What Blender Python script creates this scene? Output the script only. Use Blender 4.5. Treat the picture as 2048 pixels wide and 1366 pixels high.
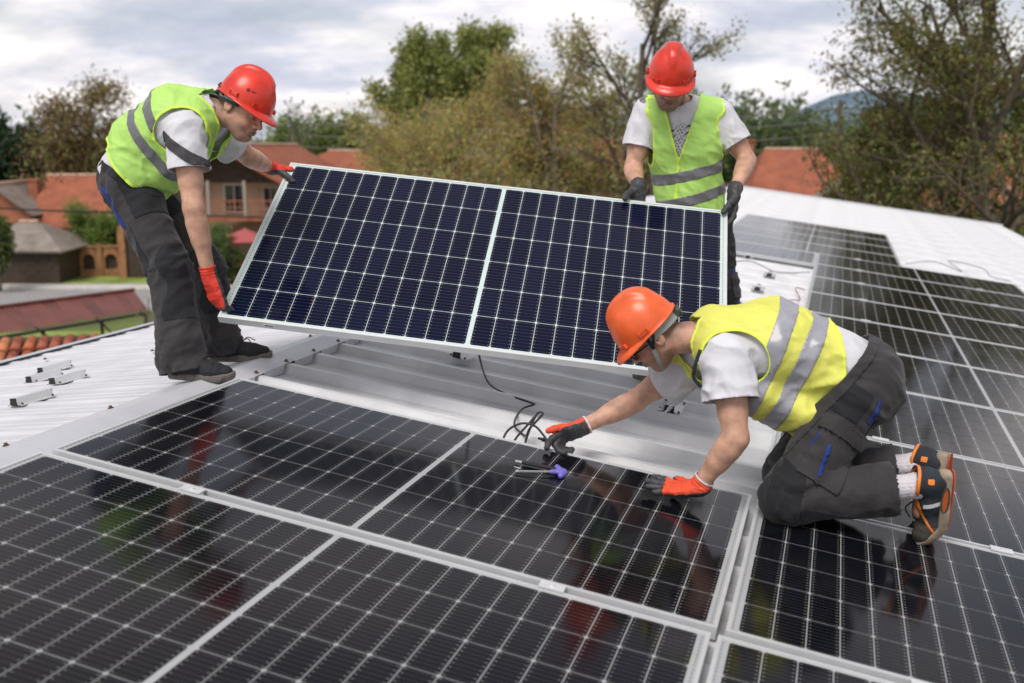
import bpy, bmesh, math, random
import numpy as np
from mathutils import Vector, Matrix

for o in list(bpy.data.objects):
    bpy.data.objects.remove(o)
SC = bpy.context.scene
COL = SC.collection
A = np.array
rad = math.radians

# ---------------------------------------------------------------- camera
PITCH, YAW, SLOPE = rad(11.254), rad(18.229), rad(7.467)
CAMZ = 7.0
cd = bpy.data.cameras.new('camera')
cam = bpy.data.objects.new('camera', cd); COL.objects.link(cam)
cam.location = (0, 0, CAMZ)
cam.rotation_euler = (math.pi/2 - PITCH, 0, 0)
cd.sensor_width = 36; cd.sensor_fit = 'HORIZONTAL'; cd.lens = 34.716
cd.clip_start = .05; cd.clip_end = 6000
cd.dof.use_dof = True; cd.dof.focus_distance = 3.85; cd.dof.aperture_fstop = 2.2
SC.camera = cam

# ---------------------------------------------------------------- world and sun
SUN_EL, SUN_AZ = rad(57), rad(-155)       # azimuth measured clockwise from +Y (the view direction)
w = bpy.data.worlds.new('World'); SC.world = w; w.use_nodes = True
N = w.node_tree.nodes; Lk = w.node_tree.links; N.clear()
def wn(t, **k):
    n = N.new(t)
    for a, b in k.items(): setattr(n, a, b)
    return n
def wmath(op, a, b=None):
    n = wn('ShaderNodeMath', operation=op)
    for i, x in enumerate((a, b)):
        if x is None: continue
        if isinstance(x, (int, float)): n.inputs[i].default_value = x
        else: Lk.new(x, n.inputs[i])
    return n.outputs[0]
sky = wn('ShaderNodeTexSky', sky_type='NISHITA'); sky.sun_disc = False
sky.sun_elevation = SUN_EL; sky.sun_rotation = SUN_AZ; sky.air_density = 1.2; sky.dust_density = 2.0
bg1 = wn('ShaderNodeBackground'); bg1.inputs[1].default_value = .095
Lk.new(sky.outputs[0], bg1.inputs[0])
tc = wn('ShaderNodeTexCoord'); sp = wn('ShaderNodeSeparateXYZ'); Lk.new(tc.outputs['Generated'], sp.inputs[0])
den = wmath('ADD', wmath('MAXIMUM', sp.outputs[2], 0.0), .34)
cb = wn('ShaderNodeCombineXYZ')
Lk.new(wmath('DIVIDE', sp.outputs[0], den), cb.inputs[0]); Lk.new(wmath('DIVIDE', sp.outputs[1], den), cb.inputs[1])
def wnoise(scale, detail, off, rough=.55, dist=.0):
    m = wn('ShaderNodeMapping'); m.inputs[1].default_value = off; Lk.new(cb.outputs[0], m.inputs[0])
    m.inputs[3].default_value = (1.0, 1.35, 1)
    n = wn('ShaderNodeTexNoise'); n.inputs['Scale'].default_value = scale; n.inputs['Detail'].default_value = detail
    n.inputs['Roughness'].default_value = rough; n.inputs['Distortion'].default_value = dist
    Lk.new(m.outputs[0], n.inputs['Vector']); return n.outputs['Fac']
def wramp(fac, stops):
    r = wn('ShaderNodeValToRGB'); e = r.color_ramp.elements
    while len(e) < len(stops): e.new(.5)
    for k, (p, c) in zip(e, stops): k.position = p; k.color = (*c, 1)
    Lk.new(fac, r.inputs[0]); return r.outputs[0]
shade = wramp(wnoise(2.2, 6, (3.1, 7.3, 0)), [(.32, (.49, .53, .67)), (.44, (.66, .68, .78)), (.53, (.92, .89, .93)), (.62, (1.18, 1.12, 1.10))])
cover = wramp(wnoise(1.5, 6, (11.7, 2.9, 0), .5), [(.36, (.5, .5, .5)), (.52, (1, 1, 1))])
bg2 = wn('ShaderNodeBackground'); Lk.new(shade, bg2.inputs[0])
mr_ = wn('ShaderNodeMapRange'); mr_.interpolation_type = 'SMOOTHSTEP'; Lk.new(sp.outputs[2], mr_.inputs[0])   # clouds dimmed overhead, above the view, to darken the panels' reflections
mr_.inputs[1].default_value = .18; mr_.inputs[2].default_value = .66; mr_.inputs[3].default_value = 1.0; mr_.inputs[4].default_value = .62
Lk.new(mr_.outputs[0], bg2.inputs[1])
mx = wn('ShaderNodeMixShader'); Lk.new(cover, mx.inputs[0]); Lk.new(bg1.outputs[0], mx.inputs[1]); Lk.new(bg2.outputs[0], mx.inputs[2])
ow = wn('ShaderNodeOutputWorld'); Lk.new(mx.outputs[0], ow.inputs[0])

sd = bpy.data.lights.new('sun', 'SUN'); sd.energy = 2.4; sd.angle = rad(28); sd.color = (1, .955, .9)
sun = bpy.data.objects.new('sun', sd); COL.objects.link(sun)
sdir = Vector((math.sin(SUN_AZ)*math.cos(SUN_EL), math.cos(SUN_AZ)*math.cos(SUN_EL), math.sin(SUN_EL)))
sun.rotation_euler = sdir.to_track_quat('Z', 'Y').to_euler(); sun.location = sdir*50

vs = SC.view_settings
vs.view_transform = 'Standard'; vs.look = 'None'; vs.gamma = 1; vs.exposure = 0.10; vs.use_curve_mapping = False

# ---------------------------------------------------------------- helpers
def tag(o, label=None, cat=None, group=None, kind=None):
    if label: o['label'] = label
    if cat: o['category'] = cat
    if group: o['group'] = group
    if kind: o['kind'] = kind
    return o
def meshdata(name, V, Fc, m=None, smooth=False):
    me = bpy.data.meshes.new(name)
    V = np.asarray(V, dtype=np.float64).reshape(-1, 3)
    if isinstance(Fc, np.ndarray):
        n = len(Fc); k = Fc.shape[1]
        me.vertices.add(len(V)); me.vertices.foreach_set('co', V.ravel())
        me.loops.add(n*k); me.polygons.add(n)
        me.loops.foreach_set('vertex_index', Fc.astype(np.int32).ravel())
        me.polygons.foreach_set('loop_start', np.arange(0, n*k, k, dtype=np.int32))
        me.update(calc_edges=True)
    else:
        me.from_pydata(V.tolist(), [], Fc); me.update()
    if smooth: me.polygons.foreach_set('use_smooth', np.ones(len(me.polygons), bool))
    if m: me.materials.append(m)
    return me
def link(name, me, parent=None, loc=None, kind=None):
    o = bpy.data.objects.new(name, me); COL.objects.link(o)
    if parent: o.parent = parent
    if loc is not None: o.location = loc
    if kind: o['kind'] = kind
    return o
def empty(name, loc=(0, 0, 0), mat=None):
    o = bpy.data.objects.new(name, None); COL.objects.link(o); o.empty_display_size = .1
    if mat is not None: o.matrix_world = mat
    else: o.location = loc
    return o
class MB:
    """collects polygons into one mesh"""
    def __init__(s): s.V = []; s.F = []
    def add(s, V, Fc):
        n = len(s.V); s.V += [tuple(map(float, v)) for v in V]; s.F += [[i+n for i in f] for f in Fc]; return s
    def box(s, c, d, R=None):
        c = A(c, float); d = A(d, float)/2
        P = A([[x, y, z] for x in (-1, 1) for y in (-1, 1) for z in (-1, 1)])*d
        if R is not None: P = P@A(R).T
        return s.add(P+c, [[0, 1, 3, 2], [4, 6, 7, 5], [0, 4, 5, 1], [2, 3, 7, 6], [0, 2, 6, 4], [1, 5, 7, 3]])
    def tube(s, pts, r, n=8, cap=True):
        pts = [A(p, float) for p in pts]; m = len(pts)
        rr = r if hasattr(r, '__len__') else [r]*m
        prev = None; V = []
        for i in range(m):
            t = pts[min(i+1, m-1)]-pts[max(i-1, 0)]; t = t/(np.linalg.norm(t)+1e-12)
            if prev is None:
                a = A([0, 0, 1.]) if abs(t[2]) < .9 else A([1., 0, 0])
            else: a = prev
            a = a-t*(a@t); a /= np.linalg.norm(a)+1e-12; prev = a; b = np.cross(t, a)
            for k in range(n):
                th = 2*math.pi*k/n; V.append(pts[i]+rr[i]*(math.cos(th)*a+math.sin(th)*b))
        Fc = [[i*n+k, i*n+(k+1) % n, (i+1)*n+(k+1) % n, (i+1)*n+k] for i in range(m-1) for k in range(n)]
        if cap: Fc += [list(range(n))[::-1], list(range((m-1)*n, m*n))]
        return s.add(V, Fc)
    def prism(s, poly, z0, z1, R=None, o=(0, 0, 0)):
        n = len(poly); V = [(x, y, z0) for x, y in poly]+[(x, y, z1) for x, y in poly]
        V = A(V, float)
        if R is not None: V = V@A(R).T
        V = V+A(o)
        return s.add(V, [list(range(n))[::-1], list(range(n, 2*n))]+[[i, (i+1) % n, n+(i+1) % n, n+i] for i in range(n)])
    def me(s, name, m, smooth=False): return meshdata(name, s.V, s.F, m, smooth)
    def build(s, name, m, parent=None, loc=None, kind=None, smooth=False):
        return link(name, s.me(name, m, smooth), parent, loc, kind)
def bevel(o, wd=.003, seg=2):
    b = o.modifiers.new('bevel', 'BEVEL'); b.width = wd; b.segments = seg; b.limit_method = 'ANGLE'; b.angle_limit = rad(40)
    return o

# ---------------------------------------------------------------- materials
MATS = {}
def mat(name, col, rough=.5, metal=0., var=.0, scale=20., bump=0., bscale=60., spec=.5, coat=0., col2=None, sheen=0., trans=0., rvar=0., attr=None, coord='Object', stretch=None):
    if name in MATS: return MATS[name]
    m = bpy.data.materials.new(name); m.use_nodes = True; nt = m.node_tree; B = nt.nodes['Principled BSDF']
    B.inputs['Roughness'].default_value = rough; B.inputs['Metallic'].default_value = metal
    B.inputs['Specular IOR Level'].default_value = spec; B.inputs['Coat Weight'].default_value = coat
    B.inputs['Coat Roughness'].default_value = .06
    if sheen: B.inputs['Sheen Weight'].default_value = sheen
    B.inputs['Base Color'].default_value = (*col, 1)
    tcn = nt.nodes.new('ShaderNodeTexCoord'); vec = tcn.outputs[coord]
    if stretch:
        mp = nt.nodes.new('ShaderNodeMapping'); mp.inputs[3].default_value = stretch; nt.links.new(vec, mp.inputs[0]); vec = mp.outputs[0]
    base = None
    if var or col2:
        n = nt.nodes.new('ShaderNodeTexNoise'); n.inputs['Scale'].default_value = scale; n.inputs['Detail'].default_value = 6
        nt.links.new(vec, n.inputs['Vector'])
        r = nt.nodes.new('ShaderNodeValToRGB'); e = r.color_ramp.elements
        c2 = col2 or tuple(max(0, c*(1-var)) for c in col); c1 = col if col2 else tuple(c*(1+var*.6) for c in col)
        e[0].position = .36; e[1].position = .64; e[0].color = (*c2, 1); e[1].color = (*c1, 1)
        nt.links.new(n.outputs['Fac'], r.inputs[0]); base = r.outputs[0]
        if rvar:
            mr = nt.nodes.new('ShaderNodeMapRange'); mr.inputs[3].default_value = rough-rvar; mr.inputs[4].default_value = rough+rvar
            nt.links.new(n.outputs['Fac'], mr.inputs[0]); nt.links.new(mr.outputs[0], B.inputs['Roughness'])
    if attr:
        an = nt.nodes.new('ShaderNodeAttribute'); an.attribute_name = attr
        if base:
            mm = nt.nodes.new('ShaderNodeMix'); mm.data_type = 'RGBA'; mm.blend_type = 'MULTIPLY'; mm.inputs[0].default_value = 1
            nt.links.new(base, mm.inputs[6]); nt.links.new(an.outputs['Color'], mm.inputs[7]); base = mm.outputs[2]
        else: base = an.outputs['Color']
    if base: nt.links.new(base, B.inputs['Base Color'])
    if bump:
        n2 = nt.nodes.new('ShaderNodeTexNoise'); n2.inputs['Scale'].default_value = bscale; n2.inputs['Detail'].default_value = 5
        nt.links.new(vec, n2.inputs['Vector'])
        bp = nt.nodes.new('ShaderNodeBump'); bp.inputs['Strength'].default_value = bump; bp.inputs['Distance'].default_value = .01
        nt.links.new(n2.outputs['Fac'], bp.inputs['Height']); nt.links.new(bp.outputs[0], B.inputs['Normal'])
    if trans:
        out = nt.nodes['Material Output']; tr = nt.nodes.new('ShaderNodeBsdfTranslucent'); ms = nt.nodes.new('ShaderNodeMixShader')
        ms.inputs[0].default_value = trans
        if base: nt.links.new(base, tr.inputs[0])
        else: tr.inputs[0].default_value = (*col, 1)
        nt.links.new(B.outputs[0], ms.inputs[1]); nt.links.new(tr.outputs[0], ms.inputs[2]); nt.links.new(ms.outputs[0], out.inputs[0])
    MATS[name] = m; return m

# roof frame: u down the right slope, v along the ridge into the distance, n out of the roof
O = A([-1.13291, 3.98701, 6.05540])
vv = A([math.sin(YAW), math.cos(YAW), 0]); uh = A([math.cos(YAW), -math.sin(YAW), 0])
uu = uh*math.cos(SLOPE)-A([0, 0, math.sin(SLOPE)]); nn = uh*math.sin(SLOPE)+A([0, 0, math.cos(SLOPE)])
def RF(a, b, c=0.): return O+a*uu+b*vv+c*nn
def frame(o, x, y, z):
    M = Matrix.Identity(4)
    for i in range(3):
        M[i][0] = x[i]; M[i][1] = y[i]; M[i][2] = z[i]; M[i][3] = o[i]
    return M
AP = RF(-.13, 0, -.022)                      # a point of the ridge line
ul = -uh*math.cos(SLOPE)-A([0, 0, math.sin(SLOPE)]); nl = -uh*math.sin(SLOPE)+A([0, 0, math.cos(SLOPE)])
def LF(a, b, c=0.): return AP+a*ul+b*vv+c*nl  # left slope frame

# ---------------------------------------------------------------- ground and roads
def sheet(name, pts, z, m, kind='structure'):
    o = link(name, meshdata(name, [(x, y, z) for x, y in pts], [list(range(len(pts)))], m)); o['kind'] = kind; return o
m_grass = mat('grass_ground', (.13, .17, .035), .95, var=.3, scale=.35, col2=(.085, .10, .03), bump=.6, bscale=9)
m_asph = mat('asphalt', (.30, .29, .285), .9, var=.12, scale=2.5, bump=.3, bscale=40)
m_pave = mat('pavement', (.50, .46, .42), .9, var=.12, scale=1.5, bump=.2, bscale=20)
sheet('ground', [(-3000, -600), (3000, -600), (3000, 4500), (-3000, 4500)], 0, m_grass)
# ---------------------------------------------------------------- the barn under the panels
barn = empty('barn', (0, 4, 0)); tag(barn, 'low pitched barn roof of white ribbed metal sheets carrying the solar panels', 'building')
def bparent(o):
    o.parent = barn; o.matrix_parent_inverse = Matrix.Translation((0, -4, 0)); return o
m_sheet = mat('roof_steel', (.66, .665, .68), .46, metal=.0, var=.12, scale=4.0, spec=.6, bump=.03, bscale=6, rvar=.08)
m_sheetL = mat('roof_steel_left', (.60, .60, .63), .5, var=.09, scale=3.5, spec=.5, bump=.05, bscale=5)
m_cap = mat('ridge_steel', (.52, .525, .56), .38, var=.06, scale=5, spec=.5, bump=.06, bscale=5)
m_dark = mat('dark_gap', (.02, .02, .02), .8)
m_alu = mat('aluminium', (.74, .75, .76), .38, metal=.3, var=.05, scale=30)
m_galv = mat('galvanised', (.55, .55, .55), .45, metal=.6, var=.15, scale=60)
m_rust = mat('rusty_screw', (.16, .10, .06), .7, metal=.4, var=.4, scale=90)
m_wall = mat('barn_wall', (.55, .53, .49), .9, var=.1, scale=2)
# profile of one sheet, 1 m wide (4 ribs), across v: rib pitch .25, rib 40 mm high
def profile(p=.25, h=.042, top=.028, foot=.062, n=4, stiff=True):
    P = []
    for k in range(n):
        c = k*p+p*.5+.085            # rib centre
        a = k*p
        q = [(c-foot/2, 0), (c-top/2, h), (c+top/2, h), (c+foot/2, 0)]
        st = []
        for s0 in (.30, .62):
            x = c-p+foot/2+s0*(p-foot)
            st += [(x-.012, 0), (x-.006, .003), (x+.006, .003), (x+.012, 0)]
        P += (st if stiff else [])+q
    lo = 0*p+p*.5+.085-p+foot/2
    P = [(lo, 0)]+P
    return P
def sheetmesh(name, L, m, h=.042):
    P = profile(h=h); n = len(P); V = []; Fc = []
    ns = 6
    for i in range(ns+1):
        x = L*i/ns
        V += [(x, y, z) for y, z in P]
    for i in range(ns):
        for j in range(n-1): Fc.append([i*n+j, (i+1)*n+j, (i+1)*n+j+1, i*n+j+1])
    b = len(V)   # rib end caps at x=0
    Fc2 = []
    V2 = list(V)
    for k in range(4):
        i0 = 1+k*12+8
        Fc2.append([i0, i0+1, i0+2, i0+3])
        Fc2.append([ns*n+i0+3, ns*n+i0+2, ns*n+i0+1, ns*n+i0])
    return meshdata(name, V2, Fc+Fc2, m)
NPAN = -.088
RIB0 = .21-.21
sR = sheetmesh('roof_sheet', 5.86, m_sheet)
V0, V1 = -5, 21
for k in range(V0, V1):
    # rib centres fall on v = .21 + .25 j
    o = link('roof_sheet', sR); o.matrix_world = frame(RF(-.06, k-0.0, NPAN), uu, vv, nn); bparent(o)
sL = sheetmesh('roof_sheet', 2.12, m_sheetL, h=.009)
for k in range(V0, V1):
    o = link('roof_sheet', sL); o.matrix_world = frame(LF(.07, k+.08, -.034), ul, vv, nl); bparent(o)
# ridge cap: two flanks, right edge notched over the ribs
def capmesh():
    b = MB(); ns = (V1-V0)*4
    v0 = V0+.0
    for i in range(ns):
        a0 = V0+i*.25; c = a0+.21; t0, t1 = c-.04, c+.04
        # right flank strip, reaching u=-.03 and a down-turned lip between ribs
        e = -.028+random.uniform(-.004, .004)
        P = [RF(-.13, a0, -.022), RF(-.13, a0+.25, -.022), RF(e, a0+.25, -.041), RF(e, a0, -.041)]
        b.add(P, [[0, 3, 2, 1]])
        # lip
        q0, q1 = t1-.25, t0
        b.add([RF(e, q0, -.041), RF(e, q1, -.041), RF(e-.004, q1, NPAN+.004), RF(e-.004, q0, NPAN+.004)], [[0, 3, 2, 1]])
        # left flank
        e2 = .135
        P = [LF(0, a0), LF(0, a0+.25), LF(e2, a0+.25, -.013), LF(e2, a0, -.013)]
        b.add(P, [[0, 1, 2, 3]])
        b.add([LF(e2, a0, -.013), LF(e2, a0+.25, -.013), LF(e2+.004, a0+.25, -.026), LF(e2+.004, a0, -.026)], [[0, 1, 2, 3]])
    return b
random.seed(3)
cap = capmesh().build('ridge_cap', m_cap); bparent(cap)
# cap screws with washers
sb = MB(); sb.tube([(0, 0, 0), (0, 0, .003)], .011, 10); sb.tube([(0, 0, .003), (0, 0, .010)], .006, 6)
scm = sb.me('screw', m_rust)
for i in range(18):
    for (ff, a, x, y, z) in ((RF, -.048, uu, vv, nn), (LF, .115, ul, vv, nl)):
        b0 = -2.04+i*.25 + (0 if ff is RF else .06)
        if ff is LF and i % 2: continue
        o = link('screw', scm); c = -.0385 if ff is RF else -.010
        o.matrix_world = frame(ff(a, b0, c), x, y, z); o.parent = cap; o.matrix_parent_inverse = (Matrix.Translation((0, 4, 0))).inverted() if 0 else Matrix.Identity(4)
        o.parent = cap
for a_, b_ in ((.55, 1.05), (.78, 1.3), (1.5, 1.75), (1.62, .35), (1.1, 1.0), (.42, .55), (.62, -.55), (1.85, 1.0), (1.3, 2.1), (.5, 2.2), (1.75, 2.4), (.35, 1.7), (.95, -.35), (1.9, .15), (.7, 2.9), (1.2, 3.4)):
    o = link('screw', scm); o.matrix_world = frame(LF(a_, b_, -.0195), ul, vv, nl); bparent(o)
# white eave trim on left, gutter, gable trims, walls
b = MB(); W3 = [LF(2.13, V0, -.014), LF(2.13, V1, -.014), LF(2.28, V1, -.02), LF(2.28, V0, -.02)]
b.add(W3+[p-A([0, 0, .09]) for p in W3], [[0, 1, 2, 3], [2, 6, 7, 3], [0, 3, 7, 4], [1, 5, 6, 2]])
bparent(b.build('gutter', mat('gutter_steel', (.46, .48, .54), .4, var=.1, scale=8)))
b = MB(); W3 = [RF(-.13, V1-.12, .0), RF(5.84, V1-.12, -.03), RF(5.84, V1+.02, -.03), RF(-.13, V1+.02, .0)]
b.add(W3+[p-A([0, 0, .16]) for p in W3], [[0, 1, 2, 3], [3, 2, 6, 7], [0, 4, 5, 1]])
bparent(b.build('gable_trim', mat('trim_steel', (.66, .66, .68), .45)))
b = MB()
eL, eR = LF(2.15, 0, -.2), RF(5.7, 0, -.25)
for (p, q) in ((LF(2.1, V0+.1, -.15), LF(2.1, V1-.1, -.15)), (LF(2.1, V1-.1, -.15), RF(5.7, V1-.1, -.2)), (RF(5.7, V1-.1, -.2), RF(5.7, V0+.1, -.2)), (RF(5.7, V0+.1, -.2), LF(2.1, V0+.1, -.15))):
    b.add([p, q, A([q[0], q[1], 0]), A([p[0], p[1], 0])], [[0, 1, 2, 3]])
bparent(b.build('wall', m_wall))

# ---------------------------------------------------------------- solar panels
PL, PW = 2.108, 1.038
def cellmat(name, c1, c2, tint=(1, 1, 1)):
    m = bpy.data.materials.new(name); m.use_nodes = True; nt = m.node_tree; B = nt.nodes['Principled BSDF']
    def mth(op, a, b=None, c=None):
        n = nt.nodes.new('ShaderNodeMath'); n.operation = op
        for i, x in enumerate((a, b, c)):
            if x is None: continue
            if isinstance(x, (int, float)): n.inputs[i].default_value = x
            else: nt.links.new(x, n.inputs[i])
        return n.outputs[0]
    uv = nt.nodes.new('ShaderNodeUVMap'); s = nt.nodes.new('ShaderNodeSeparateXYZ'); nt.links.new(uv.outputs[0], s.inputs[0])
    # uv: x across the 83 mm side, y across the 166 mm side, both in cell units 0..1
    fy = mth('FRACT', mth('MULTIPLY', s.outputs[1], 9.0))
    dy = mth('ABSOLUTE', mth('SUBTRACT', fy, .5))
    line = mth('LESS_THAN', dy, .045)
    ex = mth('ABSOLUTE', mth('SUBTRACT', s.outputs[0], .5))
    pad = mth('MULTIPLY', mth('GREATER_THAN', mth('FRACT', mth('MULTIPLY', s.outputs[0], 8.0)), .45), mth('LESS_THAN', dy, .075))
    inside = mth('LESS_THAN', ex, .47)
    pads = mth('MULTIPLY', pad, inside)
    # brighter soldering pads near both ends of each wire
    endpad = mth('MULTIPLY', mth('MULTIPLY', mth('GREATER_THAN', ex, .38), mth('LESS_THAN', ex, .45)), mth('LESS_THAN', dy, .11))
    amt = mth('MAXIMUM', mth('MULTIPLY', line, .05), mth('MAXIMUM', mth('MULTIPLY', pads, .05), mth('MULTIPLY', endpad, .25)))
    amt = mth('MULTIPLY', amt, inside)
    oi = nt.nodes.new('ShaderNodeObjectInfo')
    rmix = nt.nodes.new('ShaderNodeMix'); rmix.data_type = 'RGBA'; rmix.inputs[6].default_value = (*c1, 1); rmix.inputs[7].default_value = (*c2, 1)
    nt.links.new(oi.outputs['Random'], rmix.inputs[0])
    m2 = nt.nodes.new('ShaderNodeMix'); m2.data_type = 'RGBA'; nt.links.new(amt, m2.inputs[0]); nt.links.new(rmix.outputs[2], m2.inputs[6]); m2.inputs[7].default_value = (.62, .60, .56, 1)
    nt.links.new(m2.outputs[2], B.inputs['Base Color'])
    B.inputs['Roughness'].default_value = .075
    tcn = nt.nodes.new('ShaderNodeNewGeometry'); dn = nt.nodes.new('ShaderNodeTexNoise'); dn.inputs['Scale'].default_value = 2.3; dn.inputs['Detail'].default_value = 8; dn.inputs['Roughness'].default_value = .65
    nt.links.new(tcn.outputs['Position'], dn.inputs['Vector']); drr = nt.nodes.new('ShaderNodeMapRange'); drr.inputs[1].default_value = .35; drr.inputs[2].default_value = .7; drr.inputs[3].default_value = .075; drr.inputs[4].default_value = .15
    nt.links.new(dn.outputs['Fac'], drr.inputs[0]); nt.links.new(drr.outputs[0], B.inputs['Roughness'])
    B.inputs['IOR'].default_value = 1.30; B.inputs['Specular Tint'].default_value = (1, .86, .84, 1)
    return m
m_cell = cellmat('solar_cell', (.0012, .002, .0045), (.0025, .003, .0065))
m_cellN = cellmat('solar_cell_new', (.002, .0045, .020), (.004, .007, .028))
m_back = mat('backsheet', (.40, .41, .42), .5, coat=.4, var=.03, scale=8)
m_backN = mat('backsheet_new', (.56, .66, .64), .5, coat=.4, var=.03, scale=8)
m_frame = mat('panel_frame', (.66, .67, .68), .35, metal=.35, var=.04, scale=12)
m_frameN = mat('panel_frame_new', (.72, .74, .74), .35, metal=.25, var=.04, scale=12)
m_under = mat('panel_back', (.6, .6, .6), .7)
CX, CY = .0846, .1665
def cellverts(r=.0055, sx=.0816, sy=.1636):
    hx, hy = sx/2, sy/2
    return [(-hx+r, -hy), (hx-r, -hy), (hx, -hy+r), (hx, hy-r), (hx-r, hy), (-hx+r, hy), (-hx, hy-r), (-hx, -hy+r)]
def cellmesh(name, centers, m):
    P = cellverts(); V = []; Fc = []; UV = []
    for cx, cy in centers:
        n = len(V); V += [(cx+x, cy+y, 0) for x, y in P]; Fc.append(list(range(n, n+8))); UV += [(x/.0816+.5, y/.1636+.5) for x, y in P]
    me = meshdata(name, V, Fc, m); ul_ = me.uv_layers.new(name='UVMap')
    for i, uvc in enumerate(UV): ul_.data[i].uv = uvc
    return me
def centers():
    out = []
    for i in range(24):
        x = (i-11.5)*CX + (-.0085 if i < 12 else .0085) + (-.0 if i < 12 else 0)
        for j in range(6): out.append((PL/2+x, PW/2+(j-2.5)*CY))
    return out
CEN = centers()
cell1 = cellmesh('solar_cell', [(0, 0)], m_cell); cell1N = cellmesh('solar_cell', [(0, 0)], m_cellN)
cellall = cellmesh('solar_cells', CEN, m_cell)
def framemesh(m):
    b = MB(); t = .011; h = .035; z = .0
    # outer walls and top lip, mitred
    o_ = [(0, 0), (PL, 0), (PL, PW), (0, PW)]; i_ = [(t, t), (PL-t, t), (PL-t, PW-t), (t, PW-t)]
    for k in range(4):
        a, bq = o_[k], o_[(k+1) % 4]; c, d = i_[(k+1) % 4], i_[k]
        V = [(*a, z), (*bq, z), (*c, z), (*d, z), (*a, -h), (*bq, -h), (*c, -.0035), (*d, -.0035)]
        c2 = [(p[0]*.97+PL*.015, p[1]*.95+PW*.025) for p in (c, d)]
        b.add(V, [[0, 1, 2, 3], [0, 4, 5, 1], [3, 2, 6, 7]])
        # bottom flange
        t2 = .028; ii = [(t2, t2), (PL-t2, t2), (PL-t2, PW-t2), (t2, PW-t2)]
        b.add([(*a, -h), (*bq, -h), (*ii[(k+1) % 4], -h), (*ii[k], -h)], [[3, 2, 1, 0]])
    return b.me('frame', m)
fr1, fr1N = framemesh(m_frame), framemesh(m_frameN)
bs = MB().add([(.009, .009, -.003), (PL-.009, .009, -.003), (PL-.009, PW-.009, -.003), (.009, PW-.009, -.003)], [[0, 1, 2, 3]])
bs1, bs1N = bs.me('backsheet', m_back), bs.me('backsheet', m_backN)
ub = MB().add([(.009, .009, -.006), (PL-.009, .009, -.006), (PL-.009, PW-.009, -.006), (.009, PW-.009, -.006)], [[3, 2, 1, 0]]).me('underside', m_under)
# soldered ribbons printed at both short ends
rb = MB()
for x in (.016, PL-.0185):
    for j in range(6):
        for q in range(9):
            y = PW/2+(j-2.5)*CY+(q-4)*.0182
            rb.box((x, y, -.0026), (.0024, .009, .0004))
rib_me = rb.me('ribbon', mat('ribbon', (.10, .10, .10), .4, coat=.8))
clamp_b = MB().box((0, 0, .004), (.07, .038, .004)); clamp_b.box((0, 0, -.012), (.07, .012, .03)); clamp_b.tube([(0, 0, .006), (0, 0, .011)], .006, 6)
clamp_me = clamp_b.me('clamp', m_alu)
def panel(M, label, group, new=False, indiv=True, clamps=()):
    r = empty('solar_panel', mat=M); tag(r, label, 'solar panel', group)
    link('frame', fr1N if new else fr1, r); link('backsheet', bs1N if new else bs1, r); link('underside', ub, r)
    link('ribbon', rib_me, r, kind='stuff')
    if indiv:
        cm = cell1N if new else cell1
        for c in CEN: link('solar_cell', cm, r, (c[0], c[1], -.0022))
    else: link('solar_cells', cellall, r, (0, 0, -.0022), kind='stuff')
    for x in clamps: link('clamp', clamp_me, r, (x, PW+.010, 0))
    return r
def roofpanel(u, vfar, label, **k):
    return panel(frame(RF(u, vfar-PW), uu, vv, nn), label, k.pop('group', 'solar panels fixed to the roof'), **k)
G1 = 'solar panels fixed to the roof'
roofpanel(0, 0, 'solar panel lying on the roof below the lifted one, with the hex keys on it', clamps=())
roofpanel(-.011, -1.070, 'solar panel nearest the camera, filling the bottom left of the picture', clamps=(.55, 1.68))
ORD = ['first', 'second', 'third', 'fourth', 'fifth', 'sixth', 'seventh', 'eighth', 'ninth']
roofpanel(2.13, 0, 'solar panel that the kneeling man has his knee on', clamps=(.80, 1.75))
roofpanel(2.115, -1.070, 'solar panel cut by the bottom right corner of the picture', clamps=(.5, 1.5))
for k in range(1, 9):
    roofpanel(2.13, k*1.058, '%s solar panel of the right column beyond the kneeling man, counted from him' % ORD[k-1], indiv=(k <= 6), clamps=(.45, 1.62))
roofpanel(.02, 7*1.058+1.0, 'solar panel at the front left corner of the far array behind the white sheets', indiv=False)
for k in range(4):
    roofpanel(.95, 9.50+k*1.058, '%s solar panel of the far upper block, counted from its front edge' % ORD[k], indiv=False)

# the panel being lifted
RmL = A([[0.9888789932376115, 0.14758179886674092, 0.01838339948498706], [-0.10649730631490242, 0.7889683641132859, -0.6051340712404778], [-0.10381069540773549, 0.5964465886159989, 0.795911305641087]])
TL = A([-1.0754627, 4.87892993, 6.91716989])
xL, yL, zL = RmL[:, 0], RmL[:, 1], RmL[:, 2]
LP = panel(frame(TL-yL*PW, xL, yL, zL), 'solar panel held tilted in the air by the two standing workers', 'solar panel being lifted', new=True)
def LPt(a, b, c=0): return TL+a*xL-b*yL+c*zL       # a along the long side from the left, b down from the top edge
stk = MB().box((.22, -.0006, -.017), (.050, .0012, .014)).build('sticker', mat('sticker_white', (.8, .8, .78), .5), LP)
b = MB()
for k, (x0, w0) in enumerate(((.2035, .004), (.209, .003), (.2135, .005), (.2205, .002), (.2245, .005), (.231, .003), (.2355, .003))):
    b.box((x0, -.0015, -.017), (w0, .0006, .006))
b.build('printed_marks', mat('print_black', (.03, .03, .03), .6), stk)
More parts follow.
